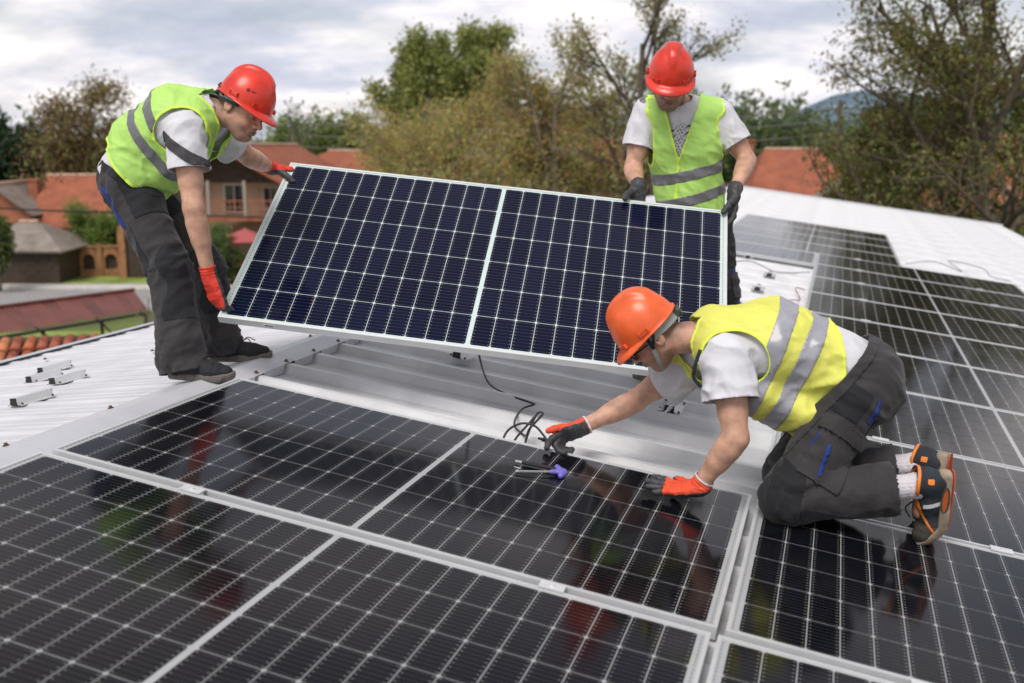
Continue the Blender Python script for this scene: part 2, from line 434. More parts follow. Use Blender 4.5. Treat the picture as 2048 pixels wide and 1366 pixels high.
# ---------------------------------------------------------------- brackets on the roof
def bracket_mesh():
    b = MB()
    # hat rail along x (length L), flanges with holes
    L = .20
    prof = [(-.052, 0), (-.052, .003), (-.030, .003), (-.020, .036), (-.007, .036), (-.005, .024), (.005, .024), (.007, .036), (.020, .036), (.030, .003), (.052, .003), (.052, 0)]
    n = len(prof); V = [(x, y, z) for x in (-L/2, L/2) for y, z in prof]
    Fc = [[i, i+1, n+i+1, n+i] for i in range(1, n-2)]+[[0, 1, n+1, n], [n-2, n-1, 2*n-1, 2*n-2]]
    b.add(V, Fc)
    V2 = [(x, y, z-.002) for x, y, z in V]; b.add(V2, [f[::-1] for f in Fc])
    return b
bm_rail = bracket_mesh().me('rail', m_alu)
bb = MB()
for x in (-.085, .085):
    for y in (-.044, .044): bb.tube([(x, y, .003), (x, y, .012)], .006, 6)
bm_screw = MB().tube([(0, 0, .003), (0, 0, .012)], .006, 6).me('screw', m_rust)
pl_ = MB().box((0, 0, .018), (.003, .046, .034)).me('end_plug', m_dark)
def bracket(M, label, black=False, group='aluminium mounting brackets'):
    if black: M = M @ Matrix.Diagonal((.9, .8, .9, 1))
    r = empty('mounting_bracket', mat=M); tag(r, label, 'bracket', group)
    link('rail', bm_rail, r)
    for x in (-.085, .085):
        for y in (-.044, .044): link('screw', bm_screw, r, (x, y, 0))
    for x in (-.098, .098): link('end_plug', pl_, r, (x*(1.02 if black else 1), 0, 0))
    s = MB().tube([(-.0995, 0, .012), (-.093, 0, .012)], .0075, 10).build('bolt', m_galv, r)
    return r
zt = NPAN+.042
bracket(frame(RF(.56, 1.22, zt), (uu*.25+vv*.97)/np.linalg.norm(uu*.25+vv*.97)*1, -(uu*.97-vv*.25), nn), 'aluminium bracket on the ribs under the middle of the lifted panel, beside the cable')
bracket(frame(RF(1.655, 1.05, zt), vv, -uu, nn), 'aluminium bracket between the kneeling man\'s two arms')
bracket(frame(RF(1.55, .0, zt-.0), uu, vv, nn), 'aluminium bracket poking out from under the far edge of the fixed panel')
def unit_(q): return q/np.linalg.norm(q)
LBR = [(.80, -.17, 'nearest bracket on the left slope, low by the picture edge'), (1.02, .28, 'bracket on the left slope, lowest of the row of three'), (1.25, .37, 'bracket on the left slope, middle of the row of three'),
       (1.42, .62, 'bracket on the left slope, highest of the row of three'), (.93, 1.42, 'small bracket on the left slope just left of the trouser leg'), (1.0, 1.95, 'far bracket on the left slope near the gutter behind the trouser leg'),
       (.22, 1.45, 'bracket on the left slope right of the standing man\'s shoes')]
for a, b0, t in LBR:
    bracket(frame(LF(a, b0, -.034+.009), unit_(vv-ul*.12), np.cross(nl, unit_(vv-ul*.12)), nl), t, True, group='brackets on the left slope')
# things further down the right slope near the second standing man
for a, b0, t in ((1.75, 6.2, 'bracket on the white sheets beyond the right standing man, nearer the far array'), (1.72, 5.2, 'bracket on the white sheets beyond the right standing man, nearer to his leg'), (1.78, 4.2, 'dark bracket on the white sheets low behind the kneeling man\'s back'), (1.45, 7.33, 'bracket sticking out of the front edge of the far array')):
    bracket(frame(RF(a, b0, zt), vv, -uu, nn), t)
# wires on the far white sheets
m_wire = mat('black_cable', (.018, .018, .02), .45)
m_redw = mat('red_cable', (.35, .03, .03), .45)
def spline(P, n=12):
    P = [A(p, float) for p in P]; P = [2*P[0]-P[1]]+P+[2*P[-1]-P[-2]]; out = []
    for i in range(1, len(P)-2):
        for t in np.linspace(0, 1, n, endpoint=False):
            out.append(.5*((2*P[i])+(-P[i-1]+P[i+1])*t+(2*P[i-1]-5*P[i]+4*P[i+1]-P[i+2])*t*t+(-P[i-1]+3*P[i]-3*P[i+1]+P[i+2])*t**3))
    return out+[P[-2]]
zw = NPAN+.048
for pts, m, t, g in (([(1.2, 6.1, zw), (1.5, 6.6, zw+.05), (1.8, 6.5, zw), (2.1, 6.9, zw)], m_wire, 'thin black cable looped over the white sheets beyond the right standing man', 'cables lying on the white sheets'),
                     ([(1.95, 4.2, zw), (2.0, 4.7, zw+.02), (2.08, 5.0, zw), (2.02, 5.4, zw+.03), (2.1, 5.6, zw)], m_redw, 'thin red cable curling beside the left edge of the right array', 'cables lying on the white sheets')):
    o = MB().tube(spline(pts), .004, 6).build('cable', m, smooth=True); tag(o, t, 'cable', g)
o = MB().tube(spline([(3.1, 8.62, .02), (3.4, 8.66, .09), (3.7, 8.62, .03), (3.55, 8.7, .12), (3.9, 8.66, .10), (4.0, 8.6, .03), (4.2, 8.52, .02)]), .0035, 6)
o.V = [tuple(RF(*p)) for p in o.V]
tag(o.build('cable', m_wire, smooth=True), 'black cable coiled along the far edge of the right array', 'cable', 'cables lying on the white sheets')
for ob in [x for x in bpy.data.objects if x.name.startswith('cable')][:2]:
    me = ob.data; co = np.empty(len(me.vertices)*3); me.vertices.foreach_get('co', co); co = co.reshape(-1, 3)
    co = O+co[:, :1]*uu+co[:, 1:2]*vv+co[:, 2:]*nn; me.vertices.foreach_set('co', co.ravel()); me.update()

# ---------------------------------------------------------------- street on the left
m_curb = mat('kerb_stone', (.62, .59, .55), .85, var=.1, scale=3)
sheet('road', [(-60, 38.5), (-9, 42.5), (-3, 43.5), (-3, 52.0), (-60, 47.6)], .008, m_asph)
o = MB().box((-31, 48.6, .06), (58, .5, .12)).build('kerb', m_curb, kind='structure')
sheet('pavement', [(-60, 48.9), (-3, 48.9), (-3, 50.3), (-60, 50.3)], .02, m_pave)
m_grassb = mat('bright_grass', (.22, .30, .06), .95, var=.35, scale=.8, bump=.5, bscale=12)
sheet('grass_verge', [(-60, 50.3), (-3, 50.3), (-3, 53.0), (-60, 53.0)], .03, m_grassb)
sheet('garden_lawn', [(-40, 16), (-6, 16), (-4, 37), (-40, 37)], .03, m_grassb)

# ---------------------------------------------------------------- foliage
m_bark = mat('bark', (.13, .10, .075), .95, var=.4, scale=7, bump=.5)
m_barkl = mat('bark_pale', (.27, .22, .18), .95, var=.3, scale=7, bump=.5)
def leafmat(name, col, v=.3): return mat(name, col, .6, var=v, scale=.9, trans=.5, spec=.3)
m_lg = leafmat('leaf_green', (.26, .31, .10)); m_lo = leafmat('leaf_orange', (.58, .41, .15)); m_ly = leafmat('leaf_olive', (.43, .45, .15))
m_ld = leafmat('leaf_dark', (.035, .06, .028)); m_lb = leafmat('leaf_brown', (.32, .23, .13)); m_lf = leafmat('leaf_fresh', (.20, .30, .06)); m_lblu = leafmat('leaf_haze', (.15, .20, .12))
m_lred = leafmat('flower_red', (.30, .02, .05)); m_rg = leafmat('leaf_deep_green', (.18, .21, .06)); m_ro = leafmat('leaf_deep_olive', (.29, .28, .09)); m_rb = leafmat('leaf_deep_brown', (.17, .10, .045))
def leaves(C, n_each, spread, size, rng, flat=1.0):
    """n_each little folded leaf faces scattered round every clump centre in C"""
    C = np.repeat(np.asarray(C), n_each, 0); n = len(C)
    p = C+rng.normal(0, 1, (n, 3))*A([spread, spread, spread*flat])
    a = rng.normal(0, 1, (n, 3)); a /= np.linalg.norm(a, axis=1)[:, None]
    b = np.cross(a, rng.normal(0, 1, (n, 3))); b /= np.linalg.norm(b, axis=1)[:, None]+1e-9
    s = size*rng.uniform(.5, 1.5, (n, 1))
    V = np.stack([p-a*s, p+b*s*.42, p+a*s, p-b*s*.42], 1).reshape(-1, 3)
    Fc = np.arange(4*n).reshape(n, 4)
    return V, Fc
def branchy(rng, h, r0, levels, nb, ang, lenf, curve=.12, first=.3, up=.25):
    segs = []; tips = []; inner = []
    def grow(p, d, L, r, lv):
        n = 5; P = [p]; rr = [r]
        for i in range(n):
            d = d+rng.normal(0, curve*(.35 if lv == 0 else 1), 3)+A([0, 0, up*.12*(lv > 0)]); d /= np.linalg.norm(d)
            P.append(P[-1]+d*L/n); rr.append(r*(1-.62*(i+1)/n))
        segs.append((P, rr, lv))
        if lv == levels: tips.append(P[-1]); tips.append(P[3]); return
        if lv >= levels-1: inner.extend(P[2:])
        k = nb[lv]
        for j in range(k):
            t = first+(1-first)*(j+rng.uniform(.1, .9))/k if lv == 0 else .3+.7*(j+rng.uniform(0, 1))/k
            i = min(int(t*n), n-1); f = t*n-i; q = P[i]*(1-f)+P[i+1]*f
            az = rng.uniform(0, 2*math.pi); ax = A([math.cos(az), math.sin(az), 0]) if lv == 0 else rng.normal(0, 1, 3)
            ax = ax-d*(ax@d); ax /= np.linalg.norm(ax)+1e-9
            a = ang*rng.uniform(.7, 1.3); nd = d*math.cos(a)+ax*math.sin(a)
            grow(q, nd, L*lenf*rng.uniform(.75, 1.15)*(1.1-.45*t if lv == 0 else 1), rr[i]*.62, lv+1)
        tips.append(P[-1])
    grow(A([0, 0, 0.]), A([0, 0, 1.]), h, r0, 0)
    return segs, tips, inner
def tree(label, x, y, h, seed, lv=3, nb=(9, 5, 4), ang=.75, lenf=.5, r0=.16, leafs=((m_lg, 8),), size=.12, spread=.35, z=0, sx=1., group=None, bark=None, first=.3, up=.25, trunkh=.8, cat='tree', name='tree', minr=.012):
    rng = np.random.default_rng(seed)
    r = empty(name, (x, y, z)); tag(r, label, cat, group)
    segs, tips, inner = branchy(rng, h*trunkh, r0, lv, nb, ang, lenf, first=first, up=up)
    top = max(p[2] for p in tips); k = h/top
    b = MB()
    for P, rr, l in segs:
        P = [A([p[0]*sx*k, p[1]*sx*k, p[2]*k]) for p in P]
        b.tube(P, [max(q, minr) for q in rr], 6 if l < 2 else 4 if l < 3 else 3, cap=False)
    b.build('trunk', bark or m_bark, r, smooth=True)
    T = A(tips+inner)*A([sx*k, sx*k, k])
    V = []; Fc = []; off = 0; mi = []
    for i, (m, n) in enumerate(leafs):
        sel = T[rng.random(len(T)) < .9]
        v, f = leaves(sel, n, spread, size, rng); V.append(v); Fc.append(f+off); off += len(v); mi += [i]*len(f)
    me = meshdata('crown', np.concatenate(V), np.concatenate(Fc))
    for m, n in leafs: me.materials.append(m)
    me.polygons.foreach_set('material_index', A(mi, np.int32)); 
    o = link('crown', me, r)
    return r
def bush(label, x, y, w, d, h, seed, mats, n=900, size=.09, z=0, cat='bush', name='bush', group=None, lumps=9):
    rng = np.random.default_rng(seed); r = empty(name, (x, y, z)); tag(r, label, cat, group)
    C = []; 
    for i in range(lumps):
        c = A([rng.uniform(-.38, .38)*w, rng.uniform(-.35, .35)*d, rng.uniform(.3, .72)*h]); rr = A([w, d, h])*rng.uniform(.16, .32)
        q = rng.normal(0, 1, (n//lumps, 3)); q /= np.linalg.norm(q, axis=1)[:, None]; q *= rng.uniform(.55, 1.0, (len(q), 1))
        C.append(c+q*rr)
    C = np.concatenate(C); C = C[C[:, 2] > .03]
    V = []; Fc = []; off = 0; mi = []
    for i, m in enumerate(mats):
        v, f = leaves(C[rng.random(len(C)) < .8], 3, size*.7, size, rng); V.append(v); Fc.append(f+off); off += len(v); mi += [i]*len(f)
    me = meshdata('foliage', np.concatenate(V), np.concatenate(Fc))
    for m in mats: me.materials.append(m)
    me.polygons.foreach_set('material_index', A(mi, np.int32)); link('foliage', me, r)
    b = MB()
    for i in range(7):
        a = rng.uniform(0, 6.28); q = rng.uniform(.15, .38); b.tube([(math.cos(a)*w*.05, math.sin(a)*d*.05, 0), (math.cos(a)*w*q*.6, math.sin(a)*d*q*.6, h*.35), (math.cos(a)*w*q, math.sin(a)*d*q, h*.7)], [.03, .02, .008], 5)
    b.build('stems', m_bark, r)
    return r

# ---------------------------------------------------------------- houses
def tilemat(name, c1, c2, scale=5.0):
    m = mat(name, c1, .85, var=.2, scale=1.4, col2=c2); nt = m.node_tree; B = nt.nodes['Principled BSDF']
    tcn = nt.nodes.new('ShaderNodeTexCoord'); mp = nt.nodes.new('ShaderNodeMapping'); nt.links.new(tcn.outputs['UV'], mp.inputs[0])
    wv = nt.nodes.new('ShaderNodeTexWave'); wv.wave_type = 'BANDS'; wv.bands_direction = 'Y'; wv.wave_profile = 'SAW'; wv.inputs['Scale'].default_value = scale/6.283*2; nt.links.new(mp.outputs[0], wv.inputs[0])
    wv2 = nt.nodes.new('ShaderNodeTexWave'); wv2.bands_direction = 'X'; wv2.inputs['Scale'].default_value = scale/6.283*2; nt.links.new(mp.outputs[0], wv2.inputs[0])
    ad = nt.nodes.new('ShaderNodeMath'); nt.links.new(wv.outputs['Fac'], ad.inputs[0]); nt.links.new(wv2.outputs['Fac'], ad.inputs[1])
    bp = nt.nodes.new('ShaderNodeBump'); bp.inputs['Distance'].default_value = .05; bp.inputs['Strength'].default_value = .9
    nt.links.new(ad.outputs[0], bp.inputs['Height']); nt.links.new(bp.outputs[0], B.inputs['Normal'])
    return m
m_tile = tilemat('clay_tiles', (.42, .135, .070), (.30, .095, .055)); m_tile2 = tilemat('old_clay_tiles', (.44, .16, .085), (.27, .09, .055))
m_tileg = tilemat('grey_tiles', (.34, .29, .25), (.22, .18, .15)); m_tin = mat('red_painted_tin', (.17, .048, .036), .55, var=.15, scale=1.5)
m_white = mat('white_plaster', (.72, .72, .72), .9, var=.08, scale=.8); m_beige = mat('beige_plaster', (.30, .20, .135), .9, var=.12, scale=.8)  # beige plaster darkened to brown, with the roof's shade put into its colour
m_brick = mat('brick_wall', (.36, .13, .07), .9, var=.25, scale=2.2); m_brickl = mat('orange_brick', (.36, .175, .08), .9, var=.2, scale=3)
m_glass = mat('window_glass', (.02, .025, .03), .08, coat=1, spec=.8); m_wood = mat('dark_wood', (.06, .04, .028), .8, var=.3, scale=4); m_pvc = mat('window_frame', (.34, .29, .25), .6)
def slab(b, P, t):
    P = [A(p, float) for p in P]; n = np.cross(P[1]-P[0], P[3]-P[0]); n /= np.linalg.norm(n)
    if n[2] < 0: n = -n
    b.add(P+[p-n*t for p in P], [[0, 1, 2, 3], [7, 6, 5, 4], [0, 4, 5, 1], [1, 5, 6, 2], [2, 6, 7, 3], [3, 7, 4, 0]])
def roofmesh(quads, t, m):
    b = MB()
    for P in quads: slab(b, P, t)
    me = b.me('roof', m); uvl = me.uv_layers.new(name='UVMap')
    for p in me.polygons:
        n = p.normal; e = Vector((0, 0, 1)).cross(n)
        e = e.normalized() if e.length > .1 else Vector((1, 0, 0)); f = n.cross(e)
        for li in p.loop_indices:
            c = me.vertices[me.loops[li].vertex_index].co; uvl.data[li].uv = (c.dot(e), c.dot(f))
    return me
def house(label, x, y, w, d, he, hr, rot, mw, mr, hip=0., over=.4, wins=(), chim=None, name='house', cat='house', group=None, doors=()):
    """ridge along local x; w = length, d = depth; front wall is local -y"""
    r = empty(name, (x, y, 0)); r.rotation_euler = (0, 0, rad(rot)); tag(r, label, cat, group)
    b = MB(); X, Y = w/2, d/2
    V = [(-X, -Y, 0), (X, -Y, 0), (X, Y, 0), (-X, Y, 0), (-X, -Y, he), (X, -Y, he), (X, Y, he), (-X, Y, he)]
    Fc = [[0, 1, 5, 4], [2, 3, 7, 6]]
    if hip == 0:
        V += [(-X, 0, hr-.12), (X, 0, hr-.12)]; Fc += [[1, 2, 6, 9, 5], [3, 0, 4, 8, 7]]
    else: Fc += [[1, 2, 6, 5], [3, 0, 4, 7]]
    b.add(V, Fc); b.build('wall', mw, r)
    sl = (hr-he)/Y; xo, yo = X+over, Y+over; ze = he-over*sl
    if hip == 0: q = [[(-xo, -yo, ze), (xo, -yo, ze), (xo, 0, hr), (-xo, 0, hr)], [(xo, yo, ze), (-xo, yo, ze), (-xo, 0, hr), (xo, 0, hr)]]
    else:
        q = [[(-xo, -yo, ze), (xo, -yo, ze), (X-hip, 0, hr), (-X+hip, 0, hr)], [(xo, yo, ze), (-xo, yo, ze), (-X+hip, 0, hr), (X-hip, 0, hr)],
             [(xo, -yo, ze), (xo, yo, ze), (X-hip, .01, hr), (X-hip, -.01, hr)], [(-xo, yo, ze), (-xo, -yo, ze), (-X+hip, -.01, hr), (-X+hip, .01, hr)]]
    rf = link('roof', roofmesh(q, .12, mr), r)
    rdg = MB().tube([(-(xo if not hip else X-hip), 0, hr+.02), ((xo if not hip else X-hip), 0, hr+.02)], .11, 8).build('ridge_tiles', mat('ridge_tile', (.50, .33, .24), .9, var=.2, scale=3), rf)
    if chim:
        for cx, cy, cw, ch, m in chim:
            b = MB().box((cx, cy, ch/2+he), (cw, cw, ch)); b.box((cx, cy, he+ch+.05), (cw*1.25, cw*1.25, .12)); b.build('chimney', m, rf)
    for (side, a, z, ww, hh) in wins:
        if side == 'f': c = (a, -Y, z); R_ = None
        elif side == 'r': c = (X, a, z); R_ = 1
        else: c = (-X, a, z); R_ = 2
        fb = MB(); t = .08
        def bx(b, da, dz, wa, wz, dep, out):
            if side == 'f': b.box((c[0]+da, c[1]-out, z+dz), (wa, dep, wz))
            else: b.box((c[0]+(out if side == 'r' else -out), c[1]+da, z+dz), (dep, wa, wz))
        for sgn in (-1, 1):
            bx(fb, sgn*(ww/2), 0, t, hh+t, .12, .03); bx(fb, 0, sgn*(hh/2), ww-t, t, .12, .03)
        bx(fb, 0, 0, .05, hh-t, .09, .03)
        wo = fb.build('window', m_pvc, r); g = MB(); bx(g, 0, 0, ww-t, hh-t, .02, .015); g.build('pane', m_glass, wo)
    for (a, ww, hh) in doors:
        dd = MB().box((a, -Y-.02, hh/2), (ww, .06, hh)).build('door', m_wood, r); MB().box((a+ww*.38, -Y-.07, hh*.48), (.03, .06, .12)).build('handle', m_galv, dd)
    return r
house('white walled house with a long red tiled roof behind the left standing man', -22.2, 58.6, 9.0, 7.0, 2.8, 5.25, 3, m_white, m_tile, chim=((-5.2, -1.2, .5, 2.2, m_brick),), wins=(('f', -2.6, 1.9, 1.0, 1.0), ('f', 1.4, 1.9, 1.0, 1.0)), doors=((3.3, 1.0, 2.1),))
house('small brick gabled house with a dark eave at the left picture edge', -28.4, 57.0, 5.0, 3.6, 3.5, 4.9, 93, m_brick, m_tileg, over=.35, wins=(('l', .2, 3.0, .6, .9),))
house('low house with a weathered grey tiled hip roof at the left picture edge', -25.6, 52.6, 4.6, 4.6, 1.9, 3.0, 2, m_wood, m_tileg, hip=1.8, wins=(('f', -1.0, 1.5, 1.1, 1.1),))
# house with the balcony
hb = house('brown two storey house with a wooden balcony under a big red roof', -14.7, 58.6, 8.4, 8.0, 4.9, 7.0, 80, m_beige, m_tile, over=1.5, wins=(('l', -.3, 4.15, 1.1, 1.5), ('l', -2.4, 4.15, .8, 1.2), ('l', .5, 1.3, 1.2, 1.2)))
# balcony in the world frame: slab, posts, rails in front of the gable wall
b = MB().box((-15.1, 53.4, 3.15), (6.4, 1.5, .22)); o = b.build('balcony_slab', m_brick)
bpy.context.view_layer.update(); gb_ = MB(); gb_.add([(-4.26, -3.9, 5.0), (-4.26, 3.9, 5.0), (-4.26, 0, 6.9), (-4.20, -3.9, 5.0), (-4.20, 3.9, 5.0), (-4.20, 0, 6.9)], [[0, 1, 2], [5, 4, 3], [0, 3, 4, 1]]); gb_.build('gable_boards', m_wood, hb)
bal = o
def attach(o, p):
    bpy.context.view_layer.update(); o.parent = p; o.matrix_parent_inverse = p.matrix_world.inverted()
attach(o, hb)
for i in range(4):
    o = MB().box((-18.0+i*1.93, 52.75, 4.2), (.16, .16, 1.9)).build('balcony_post', m_pvc); attach(o, hb)
b = MB().box((-15.1, 52.73, 4.1), (6.0, .05, .06)); b.box((-15.1, 52.73, 3.75), (6.0, .04, .05))
for i in range(22): b.box((-18.0+i*.277, 52.73, 3.75), (.04, .03, .7))
o = b.build('railing', m_brick); attach(o, hb)
house('long low house with a red roof behind the balcony house', -11.0, 66, 9.0, 8, 4.6, 6.6, -4, m_beige, m_tile, hip=3.4, over=.5)
# red parasol and red flowering bush below the balcony
r = empty('parasol', (-13.9, 51.5, 0)); tag(r, 'faded red garden parasol in front of the balcony house', 'parasol')
b = MB(); n = 8; V = [(0, 0, 2.75)]+[(1.5*math.cos(i*math.pi/4), 1.5*math.sin(i*math.pi/4), 2.15) for i in range(n)]; b.add(V, [[0, 1+i, 1+(i+1) % n] for i in range(n)]); b.add([(v[0], v[1], v[2]-.02) for v in V], [[0, 1+(i+1) % n, 1+i] for i in range(n)])
b.build('canopy', mat('parasol_cloth', (.42, .10, .10), .8), r); MB().tube([(0, 0, 0), (0, 0, 2.8)], .03, 8).build('pole', m_pvc, r)
bush('red flowering bush beside the garden parasol', -14.2, 50.3, 2.6, 1.6, 1.8, 5, (m_lred, m_lf), 700, .10)
bush('pale green bush between the left standing man and the red parasol', -14.9, 49.6, 2.4, 2.0, 3.3, 6, (m_lf, m_lblu), 1100, .10)
# brick arch fence
def archfence(label, x0, y0, x1, y1, h, n):
    L = math.hypot(x1-x0, y1-y0); r = empty('brick_fence', (x0, y0, 0)); r.rotation_euler = (0, 0, math.atan2(y1-y0, x1-x0)); tag(r, label, 'fence')
    p = L/n
    for i in range(n):
        b = MB(); x = i*p; wv_ = p*.27
        b.box((x+.14, 0, h/2), (.28, .34, h)); pts = [(x+.28, 0)]
        # wall bay with an arched hole
        cx = x+p/2+.14; aw = wv_; az = h*.52
        arc = [(cx-aw, h*.22)]+[(cx-aw*math.cos(t), az+aw*math.sin(t)) for t in np.linspace(0, math.pi, 9)]+[(cx+aw, h*.22)]
        L0, R0 = x+.28, x+p
        out = [(L0, h*.22)]+[(L0+(R0-L0)*q, h*.9) if 0 < q < 1 else ((L0 if q == 0 else R0), az if q in (0, 1) else h*.9) for q in np.linspace(0, 1, 9)]+[(R0, h*.22)]
        V = []
        for yy in (-.1, .1):
            V += [(a, yy, c) for a, c in arc]+[(a, yy, c) for a, c in out]
        m_ = len(arc); F_ = []
        for k in range(m_-1):
            F_ += [[k, m_+k, m_+k+1, k+1], [2*m_+k, 2*m_+k+1, 3*m_+k+1, 3*m_+k], [k, k+1, 2*m_+k+1, 2*m_+k]]
        b.add(V, F_); b.box((x+p/2+.14, 0, h*.11), (p-.28, .2, h*.22)); b.box((x+p/2, 0, h*.93), (p, .3, h*.06))
        b.build('fence_bay', m_brickl, r)
        MB().box((cx, .13, az*.9), (aw*2.1, .02, h*.8)).build('shutter', m_wood, r)
    return r
archfence('orange brick garden fence with dark arched openings across the road', -23.6, 53.2, -14.6, 54.6, 1.75, 8)
r = empty('gate_arch', (-19.9, 52.6, 0)); tag(r, 'tall orange brick gate arch at the end of the arched fence', 'gate')
b = MB(); 
for s_ in (-1, 1): b.box((s_*.85, 0, 1.15), (.36, .4, 2.3))
for k in range(9):
    t0, t1 = math.pi*k/9, math.pi*(k+1)/9; c0 = [(q*math.cos(t), 0, 2.3+q*math.sin(t)) for t in (t0, t1) for q in (.67, 1.03)]
    V = [(p[0], y_, p[2]) for y_ in (-.2, .2) for p in c0]; b.add(V, [[0, 1, 3, 2], [4, 6, 7, 5], [1, 5, 7, 3], [0, 2, 6, 4]])
b.build('arch', m_brickl, r); MB().box((0, 0, 1.1), (1.3, .05, 2.1)).build('gate_leaf', m_wood, r)
# dark porch and fence at the low house
r = empty('garden_fence', (-26.5, 51.8, 0)); tag(r, 'dark green metal fence in front of the grey roofed house', 'fence')
for i in range(14): MB().box((-3.0+i*.36, 0, .6), (.05, .03, 1.2)).build('fence_bar', mat('fence_green', (.03, .05, .05), .6), r)
MB().box((-.65, 0, 1.1), (5.0, .04, .05)).build('rail', mat('fence_green', (.03, .05, .05), .6), r)

# long lean-to roof of red tin sheets on a steel frame, in the garden on the left
def P3(x, y, z): return A([x, y, z])
rr_ = empty('lean_to_shelter', (-11, 23, 0)); tag(rr_, 'long open shelter with a red tin roof on thin steel posts', 'shelter')
TLp, TRp, BLp, BRp = P3(-13.1, 19.4, 3.42), P3(-10.2, 26.4, 3.12), P3(-11.8, 18.3, 3.14), P3(-9.25, 24.8, 2.87)
m_tin2 = mat('red_tin_b', (.145, .044, .034), .6, var=.2, scale=1.2)
def lerp(a, b, t): return a*(1-t)+b*t
ns = 20
for i in range(ns):
    t0, t1 = i/ns, (i+1)/ns; b = MB(); k = 6
    V = []; 
    for j in range(k+1):
        t = lerp(t0, t1, j/k); dz = .035*(j % 2)
        V += [lerp(TLp, TRp, t)+P3(0, 0, dz+.01*(i % 2)), lerp(BLp, BRp, t)+P3(0, 0, dz+.01*(i % 2))]
    b.add(V, [[2*j, 2*j+2, 2*j+3, 2*j+1] for j in range(k)]); b.add([v-P3(0, 0, .006) for v in V], [[2*j+1, 2*j+3, 2*j+2, 2*j] for j in range(k)])
    o = b.build('tin_sheet', m_tin if i % 3 else m_tin2); attach(o, rr_)
# far slope seen past the ridge
b = MB(); slab(b, [TLp+P3(0, 0, .03), TRp+P3(0, 0, .03), TRp+P3(-.9, .8, -.35), TLp+P3(-.9, .8, -.35)], .03); o = b.build('rear_slope', m_tin); attach(o, rr_)
b = MB(); b.tube([TLp+P3(0, 0, .05), TRp+P3(0, 0, .05)], .05, 6); o = b.build('ridge_strip', m_tin2); attach(o, rr_)
o = MB().box(lerp(lerp(TLp, TRp, .30), lerp(BLp, BRp, .30), .2)+P3(0, 0, .08), (.7, .3, .05)).build('skylight', m_white); attach(o, rr_)
m_steel = mat('dark_steel', (.05, .045, .04), .6, metal=.3, var=.3, scale=10)
for t in (.02, .27, .52, .77, .98):
    p = lerp(BLp, BRp, t); q = lerp(TLp, TRp, t); b = MB(); b.tube([p*A([1, 1, 0]), p-P3(0, 0, .06)], .04, 6); b.tube([p-P3(0, 0, .15), q-P3(0, 0, .15)], .03, 4)
    b.tube([p-P3(0, 0, .1), lerp(BLp, BRp, min(1, t+.12))*A([1, 1, 0])+P3(0, 0, 1.9)], .022, 4)
    o = b.build('post', m_steel); attach(o, rr_)
b = MB(); b.tube([BLp-P3(0, 0, .06), BRp-P3(0, 0, .06)], .04, 4); b.tube([BLp*A([1, 1, 0])+P3(0, 0, 1.1), BRp*A([1, 1, 0])+P3(0, 0, 1.1)], .03, 4); o = b.build('beam', m_steel); attach(o, rr_)
# stone built oven
r = empty('stone_oven', (-9.45, 21.6, 0)); tag(r, 'rough stone garden oven with a dark slab top under the red shelter', 'oven')
rg = np.random.default_rng(4); ms = [mat('stone_a', (.30, .26, .22), .95, var=.3, scale=6, bump=.8), mat('stone_b', (.42, .37, .31), .95, var=.3, scale=6, bump=.8), mat('stone_c', (.20, .17, .15), .95, var=.3, scale=6, bump=.8)]
stone_me = []
for m_ in ms:
    bmx = bmesh.new(); bmesh.ops.create_icosphere(bmx, subdivisions=1, radius=.5)
    for v_ in bmx.verts: v_.co *= rg.uniform(.85, 1.15)
    me = bpy.data.meshes.new('stone'); bmx.to_mesh(me); bmx.free(); me.materials.append(m_); stone_me.append(me)
for zi in range(8):
    for xi in range(9):
        o = link('stone', stone_me[rg.integers(3)], r, (-.95+xi*.24+.12*(zi % 2), rg.uniform(-.02, .02), .14+zi*.235)); o.scale = (.27, .30, .26); o.rotation_euler = tuple(rg.uniform(0, 3, 3)*.3)
MB().box((0, .35, .95), (1.9, .6, 1.9)).build('core', ms[2], r); MB().box((.05, .1, 2.02), (2.4, .95, .13)).build('top_slab', ms[2], r)

# tiled roof just below the left eave
r = empty('tiled_shed', (-9.0, 15.0, 0)); tag(r, 'old shed roof of orange clay barrel tiles just past the left gutter', 'shed')
ta = mat('clay_barrel_a', (.42, .115, .045), .8, var=.35, scale=9, bump=.4); tb_ = mat('clay_barrel_b', (.30, .085, .045), .85, var=.4, scale=9, bump=.4); tcl = mat('clay_barrel_c', (.52, .19, .085), .85, var=.3, scale=9, bump=.4)
tm = []
for m_ in (ta, tb_, tcl):
    b = MB(); V = []
    for i in range(2):
        for k in range(6):
            t = math.pi*k/5; rr2 = (.095 if i == 0 else .075); V.append((rr2*math.cos(t), i*.42, rr2*math.sin(t)*.8))
    b.add(V, [[k, k+1, 7+k, 6+k] for k in range(5)]); b.add([(v[0]*.86, v[1], v[2]*.86-.004) for v in V], [[6+k, 7+k, k+1, k] for k in range(5)])
    b.add([V[k] for k in range(6)]+[(V[k][0]*.86, V[k][1], V[k][2]*.86-.004) for k in range(6)], [[k, 6+k, 7+k, k+1] for k in range(5)])
    tm.append(b.me('roof_tile', m_, True))
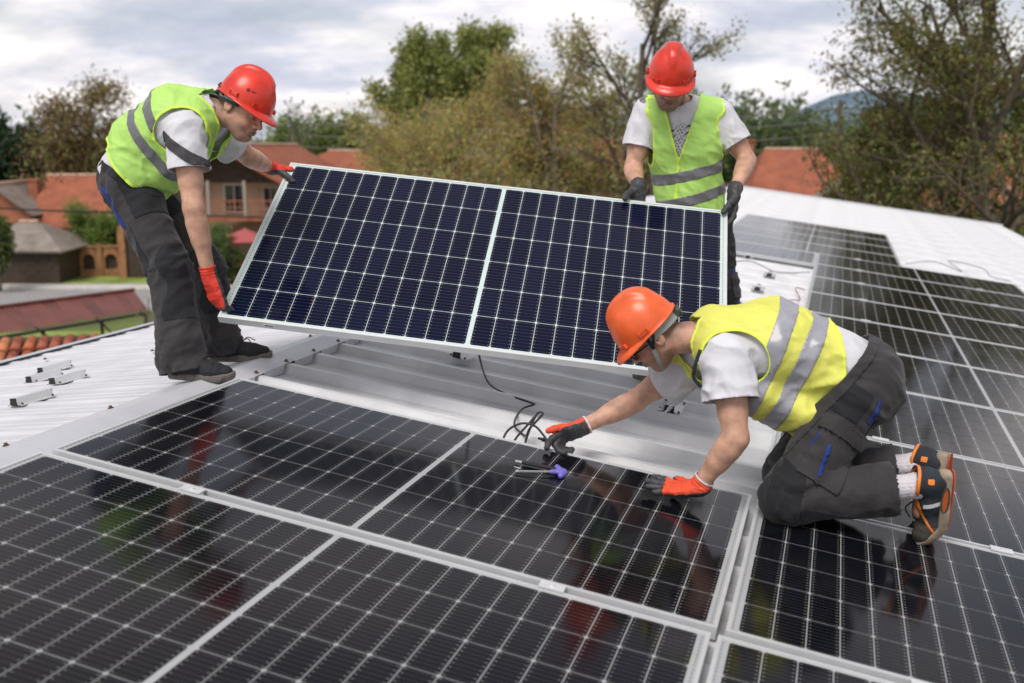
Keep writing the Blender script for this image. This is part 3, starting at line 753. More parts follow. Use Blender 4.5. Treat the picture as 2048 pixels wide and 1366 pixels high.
# roof plane: eave direction e, up-slope direction s
e_ = A([math.cos(rad(12)), math.sin(rad(12)), 0]); s_ = A([-math.sin(rad(12))*.93, math.cos(rad(12))*.93, .36]); s_ /= np.linalg.norm(s_); n_ = np.cross(e_, s_)
TO = A([-10.6, 12.9, 2.74])
for j in range(8):
    for i in range(27):
        p = TO+e_*(i*.2+rg.normal(0, .008))+s_*(j*.36+rg.normal(0, .01))+n_*(.02*(j % 2))
        o = link('roof_tile', tm[rg.integers(3)]); o.matrix_world = frame(p, e_, s_, n_); attach_later = True
        o.parent = r; o.matrix_parent_inverse = Matrix.Translation((9.0, -15.0, 0))
b = MB(); slab(b, [TO-n_*.05-e_*.3, TO+e_*5.5-n_*.05, TO+e_*5.5+s_*3.1-n_*.05, TO-e_*.3+s_*3.1-n_*.05], .1)
o = b.build('roof_base', m_wood); o.parent = r; o.matrix_parent_inverse = Matrix.Translation((9.0, -15.0, 0))
q = [TO-n_*.1+e_*.2+s_*.2, TO+e_*5.2-n_*.1+s_*.2, TO+e_*5.2+s_*2.9-n_*.1, TO+e_*.2+s_*2.9-n_*.1]
b = MB()
for k in range(4):
    a, c = q[k], q[(k+1) % 4]; b.add([a, c, c*A([1, 1, 0]), a*A([1, 1, 0])], [[0, 1, 2, 3]])
o = b.build('wall', m_brick); o.parent = r; o.matrix_parent_inverse = Matrix.Translation((9.0, -15.0, 0))

# right side houses
house('red roofed house with a pale ridge to the right of the second standing man', 15.7, 56.5, 5.0, 8.0, 4.6, 6.75, -4, m_brick, m_tile, hip=1.0, over=.6, chim=((-2.4, .0, .55, 2.6, m_brick), (1.6, -2.1, .6, .9, m_brick)))
house('small brick outbuilding with a grey gable roof in front of the big tree', 15.1, 46.0, 3.2, 2.2, 4.6, 5.35, 75, m_brick, m_tileg, over=.4)
house('white house half hidden behind the orange and green trees', 1.2, 61, 4.6, 5, 7.4, 9.0, 5, m_white, m_tile, wins=(('f', -1.6, 5.8, 1, 1.3), ('f', 1.6, 5.8, 1, 1.3), ('f', -1.6, 2.6, 1, 1.3)))
house('red roofed house glimpsed between the bare trunks left of the second standing man', 5.4, 58, 3.6, 5.5, 5.4, 7.3, 12, m_beige, m_tile)
house('red roofed house hidden behind the big tree on the right', 24.5, 44, 7, 6, 5.2, 7.4, -20, m_brick, m_tile, wins=(('f', 0, 3.5, 1, 1.2),))
house('white garage glimpsed under the big tree on the right', 19.5, 41, 4.6, 4, 4.6, 5.2, -10, m_white, m_tile2)
for i, (x, y, w_, h_) in enumerate(((10.6, 44, 2.0, 5.3), (12.1, 44, 2.0, 5.1), (13.6, 44, 2.0, 5.0))):
    bush(('left one of the three rounded hedges in front of the right red roof', 'middle one of the three rounded hedges in front of the right red roof', 'right one of the three rounded hedges in front of the right red roof')[i], x, y, w_, 2.4, h_, 20+i, (m_lf, m_lg), 1500, .11, group='green hedges behind the far roof edge')
# poles and wires
m_conc = mat('pole_wood', (.12, .09, .07), .9, var=.2, scale=5)
def pole(label, x, y, h):
    r = empty('utility_pole', (x, y, 0)); tag(r, label, 'utility pole', 'utility poles')
    MB().tube([(0, 0, 0), (0, 0, h)], [.16, .11], 10).build('post', m_conc, r); MB().box((0, 0, h-.5), (1.5, .1, .1)).build('crossarm', m_conc, r)
    for x_ in (-.65, -.3, .3, .65): MB().tube([(x_, 0, h-.45), (x_, 0, h-.28)], .04, 6).build('insulator', m_white, r)
pole('dark utility pole standing in front of the far green wood on the right', 19.4, 60, 9.6)
pole('utility pole far to the left behind the brick gabled house', -40, 62, 8.6)
for k, (z0, z1, y0) in enumerate(((9.3, 9.2, 60), (8.6, 8.5, 60), (7.9, 7.7, 60))):
    pts = [(-13+32.4*t, y0+2*(1-t), lerp(z0-1.0, z1, t)-1.6*4*t*(1-t)*.4) for t in np.linspace(0, 1, 20)]
    tag(MB().tube(pts, .022, 5).build('power_line', mat('wire_grey', (.22, .21, .2), .6), smooth=True), ('topmost', 'middle', 'lowest')[k]+' power line strung behind the trees to the dark utility pole', 'power line', 'power lines')
tag(MB().tube([(-30, 40, 5.0), (-18, 38, 4.55), (-8, 37, 4.3)], .04, 5).build('power_line', m_wire), 'dark cable crossing in front of the long red tiled roof on the left', 'power line', 'power lines')

# trees
def T(*a, **k): return tree(*a, **k)
T('round bare crowned tree with brown buds behind the left standing man', -26.2, 62, 11.0, 11, nb=(17, 7, 5), ang=.85, lenf=.44, leafs=((m_lb, 4), (m_ly, 2), (m_rb, 3)), size=.12, spread=.42, r0=.3, first=.22, sx=1.15, minr=.02)
T('dark green tree at the far left edge of the picture', -33.5, 66, 8.6, 12, nb=(9, 5, 4), leafs=((m_ld, 14), (m_lblu, 5)), size=.22, spread=.55, r0=.25, sx=1.0)
T('thin pale birch like tree right of the left man\'s helmet', -15.1, 66, 9.6, 13, nb=(10, 4, 3), ang=.5, lenf=.36, leafs=((m_lblu, 3),), size=.11, spread=.3, r0=.12, sx=.9, bark=m_barkl)
T('round green tree beyond the red roof, left of two', -16.2, 84, 8.6, 14, nb=(9, 5, 4), leafs=((m_lg, 14), (m_lf, 7)), size=.25, spread=.7, r0=.25, sx=1.25)
T('round green tree beyond the red roof, right of two', -13.2, 84, 8.9, 15, nb=(9, 5, 4), leafs=((m_lg, 14), (m_lblu, 7)), size=.25, spread=.6, r0=.25, sx=1.15)
T('tall green poplar behind the orange tree, left one', -6.0, 56, 12.3, 16, nb=(22, 6, 4), ang=.42, lenf=.34, leafs=((m_lg, 8), (m_ly, 9)), size=.13, spread=.30, r0=.28, sx=.95, first=.12)
T('tall green poplar behind the orange tree, middle one', -3.9, 55, 12.8, 17, nb=(22, 6, 4), ang=.42, lenf=.34, leafs=((m_lg, 8), (m_ly, 9)), size=.13, spread=.30, r0=.28, sx=.95, first=.12)
T('tall green poplar behind the orange tree, right one', -1.6, 56, 13.3, 18, nb=(22, 6, 4), ang=.42, lenf=.34, leafs=((m_lg, 8), (m_ly, 10)), size=.13, spread=.30, r0=.28, sx=.95, first=.12)
T('wide spreading walnut tree with orange young leaves in the centre', -2.0, 36, 9.7, 19, nb=(12, 7, 6), ang=.82, lenf=.56, leafs=((m_lo, 7), (m_ly, 6), (m_lb, 1)), size=.07, spread=.22, r0=.26, first=.2, sx=1.3, bark=m_barkl)
T('walnut tree with sparse olive leaves beside the central one', 1.6, 35, 10.9, 20, nb=(11, 6, 5), ang=.72, lenf=.5, leafs=((m_lo, 5), (m_ly, 6), (m_lb, 3)), size=.065, spread=.20, r0=.22, first=.2, sx=.85, bark=m_barkl)
T('round crowned walnut with orange and olive leaves just left of the bare tree', .9, 37, 9.6, 51, nb=(12, 7, 6), ang=.85, lenf=.52, leafs=((m_lo, 5), (m_ly, 5), (m_lb, 2)), size=.07, spread=.22, r0=.2, first=.15, sx=1.2, bark=m_barkl)
T('tall nearly bare tree reaching the top of the picture behind the right man', 3.7, 33, 13.2, 21, nb=(14, 6, 5), ang=.62, lenf=.42, leafs=((m_lb, 4), (m_ly, 4)), size=.065, spread=.16, r0=.22, first=.2, sx=1.0)
T('low orange leaved tree right behind the second standing man', 6.0, 36, 8.6, 22, nb=(10, 5, 5), ang=.8, lenf=.5, leafs=((m_lo, 8), (m_ly, 8)), size=.065, spread=.22, r0=.16, first=.2, sx=.9)
T('big dark leafy tree filling the right edge of the picture', 13.0, 27, 14.8, 23, nb=(20, 7, 6), ang=.85, lenf=.48, leafs=((m_rg, 6), (m_ro, 7), (m_rb, 4)), size=.062, spread=.18, r0=.30, first=.1, sx=1.05)
T('second trunk of dark foliage low behind the big right tree', 15.5, 31, 10.5, 24, nb=(14, 6, 5), ang=.9, lenf=.5, leafs=((m_rg, 12), (m_ro, 12)), size=.08, spread=.28, r0=.2, first=.08, sx=1.3)
T('small tree with green and rusty leaves at the left foot of the big right tree', 10.6, 29, 6.6, 25, nb=(12, 6, 5), ang=.9, lenf=.5, leafs=((m_rg, 11), (m_ro, 12), (m_rb, 3)), size=.065, spread=.22, r0=.12, first=.08, sx=1.1)
T('dark conifer beside the utility pole', 20.6, 56, 8.9, 26, nb=(26, 5, 3), ang=1.2, lenf=.22, leafs=((m_ld, 14),), size=.16, spread=.22, r0=.2, first=.08, up=-.2)
T('fresh green sapling in front of the white walled house', -23.6, 54.6, 3.9, 27, nb=(9, 5, 4), leafs=((m_lf, 6), (m_lg, 3)), size=.09, spread=.24, r0=.08, first=.2, sx=1.1, bark=m_barkl)
T('small green fruit tree beside the left standing man\'s hip', -22.2, 54.9, 3.2, 28, nb=(9, 5, 4), leafs=((m_lf, 9), (m_lg, 5)), size=.10, spread=.28, r0=.08, first=.15, sx=1.3, bark=m_barkl)
bush('dark ivy covered shrub at the left picture edge below the brick gable', -24.9, 47.6, 2.0, 1.5, 4.6, 31, (m_ld, m_lg), 1300, .10)
bush('low round box shrub on the grass verge', -24.3, 51.6, 1.0, .9, .9, 32, (m_lg,), 300, .08)
bush('low round box shrub in front of the grey roofed house', -25.4, 51.2, 1.3, 1.0, .9, 33, (m_lg, m_ld), 400, .08)
bush('wide green hedge beyond the brick gabled house on the left', -27, 60, 9, 3, 5.0, 34, (m_lg, m_lf), 2500, .18, lumps=18)
bush('green shrub behind the arched brick fence', -20.9, 55.6, 2.6, 1.4, 3.0, 35, (m_lf, m_lg), 1100, .10)
# bare saplings by the oven
for i, (x, y, h_) in enumerate(((-8.3, 22.6, 3.6), (-7.2, 22.0, 3.2), (-11.0, 20.0, 3.6))):
    T(('bare sapling in front of the red shelter, middle one', 'bare sapling in front of the red shelter, right one', 'bare sapling in front of the red shelter, left one')[i], x, y, h_, 40+i, lv=2, nb=(7, 4), ang=.5, lenf=.4, leafs=((m_lb, 1),), size=.04, spread=.1, r0=.05, group='bare saplings', bark=m_barkl)

# far wood and hills
rng = np.random.default_rng(77)
def wood(name, label, x0, x1, y, hmin, hmax, n, mats, size):
    C = []
    xs = rng.uniform(x0, x1, n); hs = rng.uniform(hmin, hmax, n)*(1+.15*np.sin(xs*.11)+.1*np.sin(xs*.37+2)); ys = y+rng.uniform(-6, 6, n)
    for x, yy, h in zip(xs, ys, hs):
        k = 26; q = rng.normal(0, 1, (k, 3)); q /= np.linalg.norm(q, axis=1)[:, None]; q *= rng.uniform(.5, 1, (k, 1))
        C.append(A([x, yy, h*.56])+q*A([h*.24, h*.24, h*.42]))
    C = np.concatenate(C); V = []; Fc = []; off = 0; mi = []
    for i, m in enumerate(mats):
        v, f = leaves(C[rng.random(len(C)) < .6], 4, size*1.1, size, rng); V.append(v); Fc.append(f+off); off += len(v); mi += [i]*len(f)
    me = meshdata(name, np.concatenate(V), np.concatenate(Fc))
    for m in mats: me.materials.append(m)
    me.polygons.foreach_set('material_index', A(mi, np.int32))
    o = link(name, me, kind='stuff'); tag(o, label, 'wood'); return o
wood('far_wood', 'far green wood behind the right red roof under the blue hills', -6, 100, 125, 10, 15, 300, (m_lblu, m_lg, m_lblu), .42)
wood('far_wood', 'far line of low trees along the horizon on the left', -110, -8, 135, 6, 10, 200, (m_lblu, m_lg), .42)
b = MB(); xs = np.linspace(-2200, 2200, 90)
for yy, hh, sd_, in ((1500, 60, 1), (2100, 105, 2)):
    V = []
    for x in xs:
        e = hh*(.35+.4*(1+math.sin(x*.0021+sd_*2.4))/2+.18*math.sin(x*.0075+sd_)+.07*math.sin(x*.021+sd_*3))*(.25+1.2/(1+math.exp(-(x-50)/110)))
        V += [(x, yy-250, 0), (x, yy, max(8, e)), (x, yy+400, 0)]
    b.add(V, [[3*i+k, 3*i+3+k, 3*i+4+k, 3*i+1+k] for i in range(len(xs)-1) for k in (0, 1)])
o = b.build('hills', mat('far_hills', (.11, .17, .23), .95, var=.2, scale=.004), smooth=True); o['kind'] = 'structure'  # distance haze is put into the bluish hill colour
# ================================================================ people
import time as _t
T0 = _t.time()
def unit(v): v = A(v, float); return v/np.linalg.norm(v)
def rc(a, b, ra, rb):
    a = A(a, float); b = A(b, float); ba = b-a; L2 = ba@ba+1e-12
    def f(P):
        t = np.clip((P-a)@ba/L2, 0, 1)
        q = P-a-t[:, None]*ba; return np.sqrt(np.einsum('ij,ij->i', q, q))-(ra+(rb-ra)*t)
    f.c = (a+b)/2; f.rad = np.linalg.norm(ba)/2+max(ra, rb); return f
def ecap(a, b, sa, sb, W):
    """capsule with elliptic section: half sizes (along W, across W) at both ends"""
    a = A(a, float); b = A(b, float); ba = b-a; L2 = ba@ba+1e-12; W = unit(W)
    def f(P):
        t = np.clip((P-a)@ba/L2, 0, 1); q = P-a-t[:, None]*ba
        w_ = sa[0]+(sb[0]-sa[0])*t; d_ = sa[1]+(sb[1]-sa[1])*t
        qw = q@W; qo2 = np.maximum((q*q).sum(1)-qw*qw, 0)
        k = np.sqrt((qw/w_)**2+qo2/d_**2); g = np.sqrt((qw/w_**2)**2+qo2/d_**4)+1e-9
        return k*(k-1)/g
    f.c = (a+b)/2; f.rad = np.linalg.norm(ba)/2+max(*sa, *sb); return f
def ell(c, r, Rm=None):
    c = A(c, float); r = A(r, float)
    def f(P):
        q = P-c
        if Rm is not None: q = q@Rm
        k = np.linalg.norm(q/r, axis=1); g = np.linalg.norm(q/r**2, axis=1)+1e-9
        return k*(k-1)/g
    f.c = c; f.rad = max(r); return f
def smin(d1, d2, k):
    h = np.clip(.5+.5*(d2-d1)/k, 0, 1); return d2*(1-h)+d1*h-k*h*(1-h)
def smax(d1, d2, k): return -smin(-d1, -d2, k)
def union(prims, k=.03):
    def f(P):
        d = np.full(len(P), .6)
        for q in prims:
            kk = k; s = 1
            if isinstance(q, tuple): q, kk, s = (q+(1,))[:3]
            x = P-q.c; I = np.flatnonzero(np.einsum('ij,ij->i', x, x) < (q.rad+.075)**2)
            if not len(I): continue
            e = q(P[I]); dd = d[I]; d[I] = smin(dd, e, kk) if s > 0 else smax(dd, -e, kk)
        return d
    return f
def axis(lo, hi, h, zones=()):
    """grid coordinates, finer inside the zones (lo, hi, h)"""
    out = [lo]
    while out[-1] < hi:
        x = out[-1]; s = h
        for a, b, hh in zones:
            if a-hh <= x <= b: s = min(s, hh)
        out.append(x+s)
    while (len(out)-1) % 4: out.append(out[-1]+h)
    return A(out)
def polygonise(f, lo, hi, h, zones=None):
    zs = zones or []
    ax = [axis(lo[i]-2*h, hi[i]+2*h, h, [(z[0][i], z[1][i], z[2]) for z in zs]) for i in range(3)]
    n = [len(a) for a in ax]; nb = [(m-1)//4 for m in n]
    cen = [np.concatenate([(a[:-1].reshape(-1, 4)[:, 0]+np.append(a[4::4], a[-1])[:m])/2]) for a, m in zip(ax, nb)]
    half = [np.diff(a[::4])/2 for a in ax]
    G = np.stack(np.meshgrid(*cen, indexing='ij'), -1).reshape(-1, 3).astype(np.float64)
    HD = np.sqrt(sum(x**2 for x in np.meshgrid(*half, indexing='ij')))
    D0 = f(G).reshape(nb)
    near = np.abs(D0) < HD*1.9+1.5*h
    D = np.empty(n, np.float32)
    sub = np.repeat(np.repeat(np.repeat(D0, 4, 0), 4, 1), 4, 2)
    D[:-1, :-1, :-1] = sub; D[-1] = 1; D[:, -1] = 1; D[:, :, -1] = 1
    # grid points touched by near blocks
    Mk = np.zeros(n, bool); m4 = np.repeat(np.repeat(np.repeat(near, 4, 0), 4, 1), 4, 2)
    for dx in (0, 1):
        for dy in (0, 1):
            for dz in (0, 1): Mk[dx:n[0]-1+dx, dy:n[1]-1+dy, dz:n[2]-1+dz] |= m4
    I = np.argwhere(Mk); P = np.stack([ax[0][I[:, 0]], ax[1][I[:, 1]], ax[2][I[:, 2]]], 1)
    D[I[:, 0], I[:, 1], I[:, 2]] = f(P)
    S = D < 0
    c = [S[dx:n[0]-1+dx, dy:n[1]-1+dy, dz:n[2]-1+dz] for dx in (0, 1) for dy in (0, 1) for dz in (0, 1)]
    cnt = sum(x.astype(np.int8) for x in c); act = (cnt > 0) & (cnt < 8)
    idx = -np.ones(act.shape, np.int32); C = np.argwhere(act); idx[act] = np.arange(len(C))
    acc = np.zeros((len(C), 3)); num = np.zeros(len(C))
    corners = [(0, 0, 0), (0, 0, 1), (0, 1, 0), (0, 1, 1), (1, 0, 0), (1, 0, 1), (1, 1, 0), (1, 1, 1)]
    for a in range(8):
        for b in range(a+1, 8):
            if sum(abs(p-q) for p, q in zip(corners[a], corners[b])) != 1: continue
            A_ = C+A(corners[a]); B_ = C+A(corners[b])
            da = D[A_[:, 0], A_[:, 1], A_[:, 2]].astype(float); db = D[B_[:, 0], B_[:, 1], B_[:, 2]].astype(float)
            m = (da < 0) != (db < 0); t = np.where(m, da/(da-db+1e-20), 0)
            pa = np.stack([ax[i][A_[:, i]] for i in range(3)], 1); pb = np.stack([ax[i][B_[:, i]] for i in range(3)], 1)
            acc += np.where(m[:, None], pa+(pb-pa)*t[:, None], 0); num += m
    V = acc/num[:, None]
    Q = []
    for k in range(3):
        i, j = (k+1) % 3, (k+2) % 3
        sl0 = [slice(None)]*3; sl1 = [slice(None)]*3; sl0[k] = slice(0, -1); sl1[k] = slice(1, None)
        e = S[tuple(sl0)] != S[tuple(sl1)]; E = np.argwhere(e)
        E = E[(E[:, i] > 0) & (E[:, j] > 0) & (E[:, i] < n[i]-1) & (E[:, j] < n[j]-1)]
        inside = S[E[:, 0], E[:, 1], E[:, 2]]
        def cell(di, dj):
            q = E.copy(); q[:, i] -= di; q[:, j] -= dj; return idx[q[:, 0], q[:, 1], q[:, 2]]
        q = np.stack([cell(1, 1), cell(0, 1), cell(0, 0), cell(1, 0)], 1)
        q[~inside] = q[~inside][:, ::-1]; Q.append(q)
    Q = np.concatenate(Q); Q = Q[(Q >= 0).all(1)]
    return V, Q
def tri(Q): return np.concatenate([Q[:, [0, 1, 2]], Q[:, [0, 2, 3]]]) if Q.shape[1] == 4 else Q
def compact(V, Fc):
    u, inv = np.unique(Fc, return_inverse=True); return V[u], inv.reshape(Fc.shape).astype(np.int32)
def clip(V, Fc, g):
    """keep the side g > 0 of a mesh, cutting faces exactly along g = 0; g values per vertex"""
    T_ = tri(Fc); s = g[T_] > 0; c = s.sum(1)
    out = [T_[c == 3]]; V = list([V]); nv = len(V[0]); VV = V[0]; new = []; cache = {}; ft = []
    def cut(a, b):
        k = (a, b) if a < b else (b, a)
        if k not in cache:
            t = g[k[0]]/(g[k[0]]-g[k[1]]); t = min(max(t, .02), .98); new.append(VV[k[0]]*(1-t)+VV[k[1]]*t); cache[k] = nv+len(new)-1
        return cache[k]
    for f in T_[(c == 1) | (c == 2)]:
        f = [int(x) for x in f]; k = [g[x] > 0 for x in f]; poly = []
        for i in range(3):
            a, b = f[i], f[(i+1) % 3]
            if k[i]: poly.append(a)
            if k[i] != k[(i+1) % 3]: poly.append(cut(a, b))
        for i in range(1, len(poly)-1): ft.append([poly[0], poly[i], poly[i+1]])
    if new: VV = np.concatenate([VV, A(new)])
    if ft: out.append(A(ft, int))
    return compact(VV, np.concatenate(out))
def vnormals(V, Fc):
    T_ = tri(Fc); n = np.cross(V[T_[:, 1]]-V[T_[:, 0]], V[T_[:, 2]]-V[T_[:, 0]]); N_ = np.zeros_like(V)
    for k in range(3): np.add.at(N_, T_[:, k], n)
    return N_/(np.linalg.norm(N_, axis=1)[:, None]+1e-15)
def smooth(V, Fc, it=1, lam=.5):
    E = np.unique(np.sort(np.concatenate([Fc[:, [i, (i+1) % Fc.shape[1]]] for i in range(Fc.shape[1])]), 1), axis=0)
    for _ in range(it):
        s = np.zeros_like(V); d = np.zeros(len(V)); np.add.at(s, E[:, 0], V[E[:, 1]]); np.add.at(s, E[:, 1], V[E[:, 0]]); np.add.at(d, E[:, 0], 1); np.add.at(d, E[:, 1], 1)
        V = V+lam*(s/np.maximum(d, 1)[:, None]-V)
    return V
def solid(V, Fc, t):
    """give an open sheet thickness t, inwards"""
    N_ = vnormals(V, Fc); n = len(V); T_ = tri(Fc)
    e = np.concatenate([T_[:, [0, 1]], T_[:, [1, 2]], T_[:, [2, 0]]]); key = np.sort(e, 1); u, inv, c = np.unique(key, axis=0, return_inverse=True, return_counts=True)
    be = e[c[inv.ravel()] == 1]
    rim = np.concatenate([np.stack([be[:, 1], be[:, 0], be[:, 0]+n], 1), np.stack([be[:, 1], be[:, 0]+n, be[:, 1]+n], 1)]) if len(be) else np.zeros((0, 3), int)
    return np.concatenate([V, V-N_*t]), np.concatenate([T_, T_[:, ::-1]+n, rim])
def noise3(P, seed=0):
    P = np.asarray(P, float); I = np.floor(P).astype(np.int64); f = P-I; f = f*f*(3-2*f)
    def h(i, j, k):
        x = (i*374761393+j*668265263+k*2147483647+seed*1274126177) & 0xffffffff
        x = ((x ^ (x >> 13))*1274126177) & 0xffffffff; x = x ^ (x >> 16); return (x & 0xffff)/65535.
    r = 0
    for dx in (0, 1):
        for dy in (0, 1):
            for dz in (0, 1):
                w_ = (f[:, 0] if dx else 1-f[:, 0])*(f[:, 1] if dy else 1-f[:, 1])*(f[:, 2] if dz else 1-f[:, 2])
                r = r+w_*h(I[:, 0]+dx, I[:, 1]+dy, I[:, 2]+dz)
    return r
def folds(P, ax_, f_across, f_along, seed=0):
    """ridged creases whose crests run along ax_"""
    ax_ = unit(ax_); al = P@ax_; q = P-al[:, None]*ax_
    X = q*f_across+(al*f_along)[:, None]*ax_
    X = X+.35*np.stack([noise3(X*.7, seed+5), noise3(X*.7, seed+6), noise3(X*.7, seed+7)], 1)
    n1 = 1-np.abs(2*noise3(X, seed)-1); n2 = 1-np.abs(2*noise3(X*2.1+7, seed+1)-1)
    return (n1**1.6-.45)+.4*(n2-.5)
def push(V, Fc, d): return V+vnormals(V, Fc)*np.asarray(d)[:, None]
def components(V, Fc):
    T_ = tri(Fc); lab = np.arange(len(V))
    while True:
        m = lab[T_].min(1); new = lab.copy()
        for k in range(3): np.minimum.at(new, T_[:, k], m)
        new = new[new]
        if (new == lab).all(): break
        lab = new
    return lab, T_
def biggest(V, Fc, frac=.0):
    lab, T_ = components(V, Fc); u, c = np.unique(lab[T_[:, 0]], return_counts=True)
    return compact(V, T_[lab[T_[:, 0]] == u[c.argmax()]])
def pieces(V, Fc, frac=.06):
    lab, T_ = components(V, Fc); u, c = np.unique(lab[T_[:, 0]], return_counts=True)
    return [compact(V, T_[lab[T_[:, 0]] == q]) for q, n in zip(u, c) if n > frac*c.sum()]
def mirror2(f): return [f(-1), f(1)]

# ---- materials of people
m_skin = mat('skin', (.58, .325, .225), .46, var=.22, scale=22, bump=.12, bscale=170, attr='tone', spec=.45)
m_hair = mat('dark_hair', (.022, .015, .011), .7, var=.4, scale=60, bump=.6, bscale=150)
m_tee = mat('white_cotton', (.66, .655, .70), .85, var=.04, scale=10, bump=.05, bscale=18, sheen=.2)
m_hv_g = mat('vest_green', (.54, .86, .20), .6, var=.07, scale=5, bump=.18, bscale=22, trans=.18)
m_hv_y = mat('vest_yellow', (.86, .86, .17), .6, var=.06, scale=5, bump=.18, bscale=22, trans=.18)
m_hvt_g = mat('vest_edge_green', (.66, .92, .09), .6); m_hvt_y = mat('vest_edge_yellow', (.80, .95, .08), .6)
m_ref = mat('reflective_tape', (.150, .150, .162), .38, var=.06, scale=30, spec=.7)
m_refl = mat('reflective_tape_light', (.33, .33, .37), .35, var=.08, scale=20, spec=.7)
m_tr = mat('trouser_grey', (.033, .030, .032), .85, var=.14, scale=16, bump=.5, bscale=32, sheen=.1)
m_trb = mat('trouser_black', (.007, .008, .011), .85, var=.12, scale=16, bump=.25, bscale=45, sheen=.12)
m_blue = mat('royal_blue_cloth', (.011, .035, .22), .8, bump=.15, bscale=40)
m_gred = mat('glove_red', (.72, .045, .025), .75, bump=.4, bscale=130, var=.06, scale=30)
m_gor = mat('glove_orange', (.80, .085, .03), .75, bump=.4, bscale=130, var=.06, scale=30)
m_rub = mat('glove_rubber', (.045, .045, .05), .55, bump=.35, bscale=90, var=.15, scale=40)
m_hred = mat('helmet_red', (.72, .040, .018), .34, coat=.12, var=.20, scale=11, spec=.5, bump=.05, bscale=35, rvar=.12)
m_hor = mat('helmet_orange', (.86, .135, .032), .36, coat=.1, var=.16, scale=11, spec=.5, bump=.05, bscale=35, rvar=.12)
m_strap = mat('strap_black', (.012, .012, .014), .6); m_band = mat('band_grey', (.30, .32, .31), .45)
m_shoeb = mat('shoe_black', (.012, .013, .016), .8, bump=.3, bscale=90); m_solek = mat('sole_grey', (.14, .125, .11), .8, var=.2, scale=30)
m_navy = mat('shoe_navy', (.020, .028, .038), .8, var=.3, scale=22, bump=.3, bscale=60); m_toe = mat('shoe_toe', (.06, .055, .045), .9, var=.35, scale=18, bump=.3, bscale=60)
m_soleb = mat('sole_beige', (.30, .24, .175), .85, var=.35, scale=22, bump=.3, bscale=50); m_orn = mat('trim_orange', (.80, .22, .025), .6)
m_sock = mat('sock_white', (.66, .62, .66), .9, bump=.3, bscale=60, var=.05, scale=20); m_stripe = mat('stripe_white', (.55, .55, .54), .7, var=.1, scale=20)

def bbox(pts, r): P = A(pts, float); return P.min(0)-r, P.max(0)+r
def headprims(c, R):
    """R columns: lateral (to the person's right), forward, up"""
    def g(p): return c+R@A(p, float)
    return [
        (ell(g((0, -.012, .035)), (.077, .097, .088), R), .01), (ell(g((0, .028, -.03)), (.060, .064, .088), R), .03),
        (ell(g((0, .058, -.098)), (.027, .026, .021), R), .03),
        (rc(g((-.056, .0, -.055)), g((-.022, .058, -.098)), .017, .017), .03), (rc(g((.056, .0, -.055)), g((.022, .058, -.098)), .017, .017), .03),
        (rc(g((-.036, .078, .018)), g((.036, .078, .018)), .013, .013), .015),
        (ell(g((-.033, .099, -.004)), (.017, .012, .011), R), .012, -1), (ell(g((.033, .099, -.004)), (.017, .012, .011), R), .012, -1),
        (ell(g((-.032, .080, -.005)), (.0145, .010, .0105), R), .004), (ell(g((.032, .080, -.005)), (.0145, .010, .0105), R), .004),
        (rc(g((0, .088, .006)), g((0, .111, -.030)), .0075, .0115), .012), (ell(g((-.0125, .099, -.036)), (.0085, .011, .008), R), .006), (ell(g((.0125, .099, -.036)), (.0085, .011, .008), R), .006),
        (ell(g((0, .088, -.060)), (.026, .012, .016), R), .012),
        (ell(g((0, .0975, -.0605)), (.021, .008, .0052), R), .004), (ell(g((0, .0955, -.0725)), (.018, .0085, .006), R), .004),
        (ell(g((0, .106, -.0665)), (.023, .010, .0016), R), .003, -1), (ell(g((0, .097, -.083)), (.014, .006, .004), R), .01, -1),
        (ell(g((-.034, .060, -.040)), (.020, .022, .022), R), .02), (ell(g((.034, .060, -.040)), (.020, .022, .022), R), .02),
        (ell(g((-.081, -.014, -.008)), (.0075, .020, .031), R), .006), (ell(g((.081, -.014, -.008)), (.0075, .020, .031), R), .006),
        (ell(g((-.089, -.010, -.004)), (.006, .011, .019), R), .004, -1), (ell(g((.089, -.010, -.004)), (.006, .011, .019), R), .004, -1),
        (ell(g((-.086, -.004, -.006)), (.003, .004, .007), R), .003), (ell(g((.086, -.004, -.006)), (.003, .004, .007), R), .003),
    ]
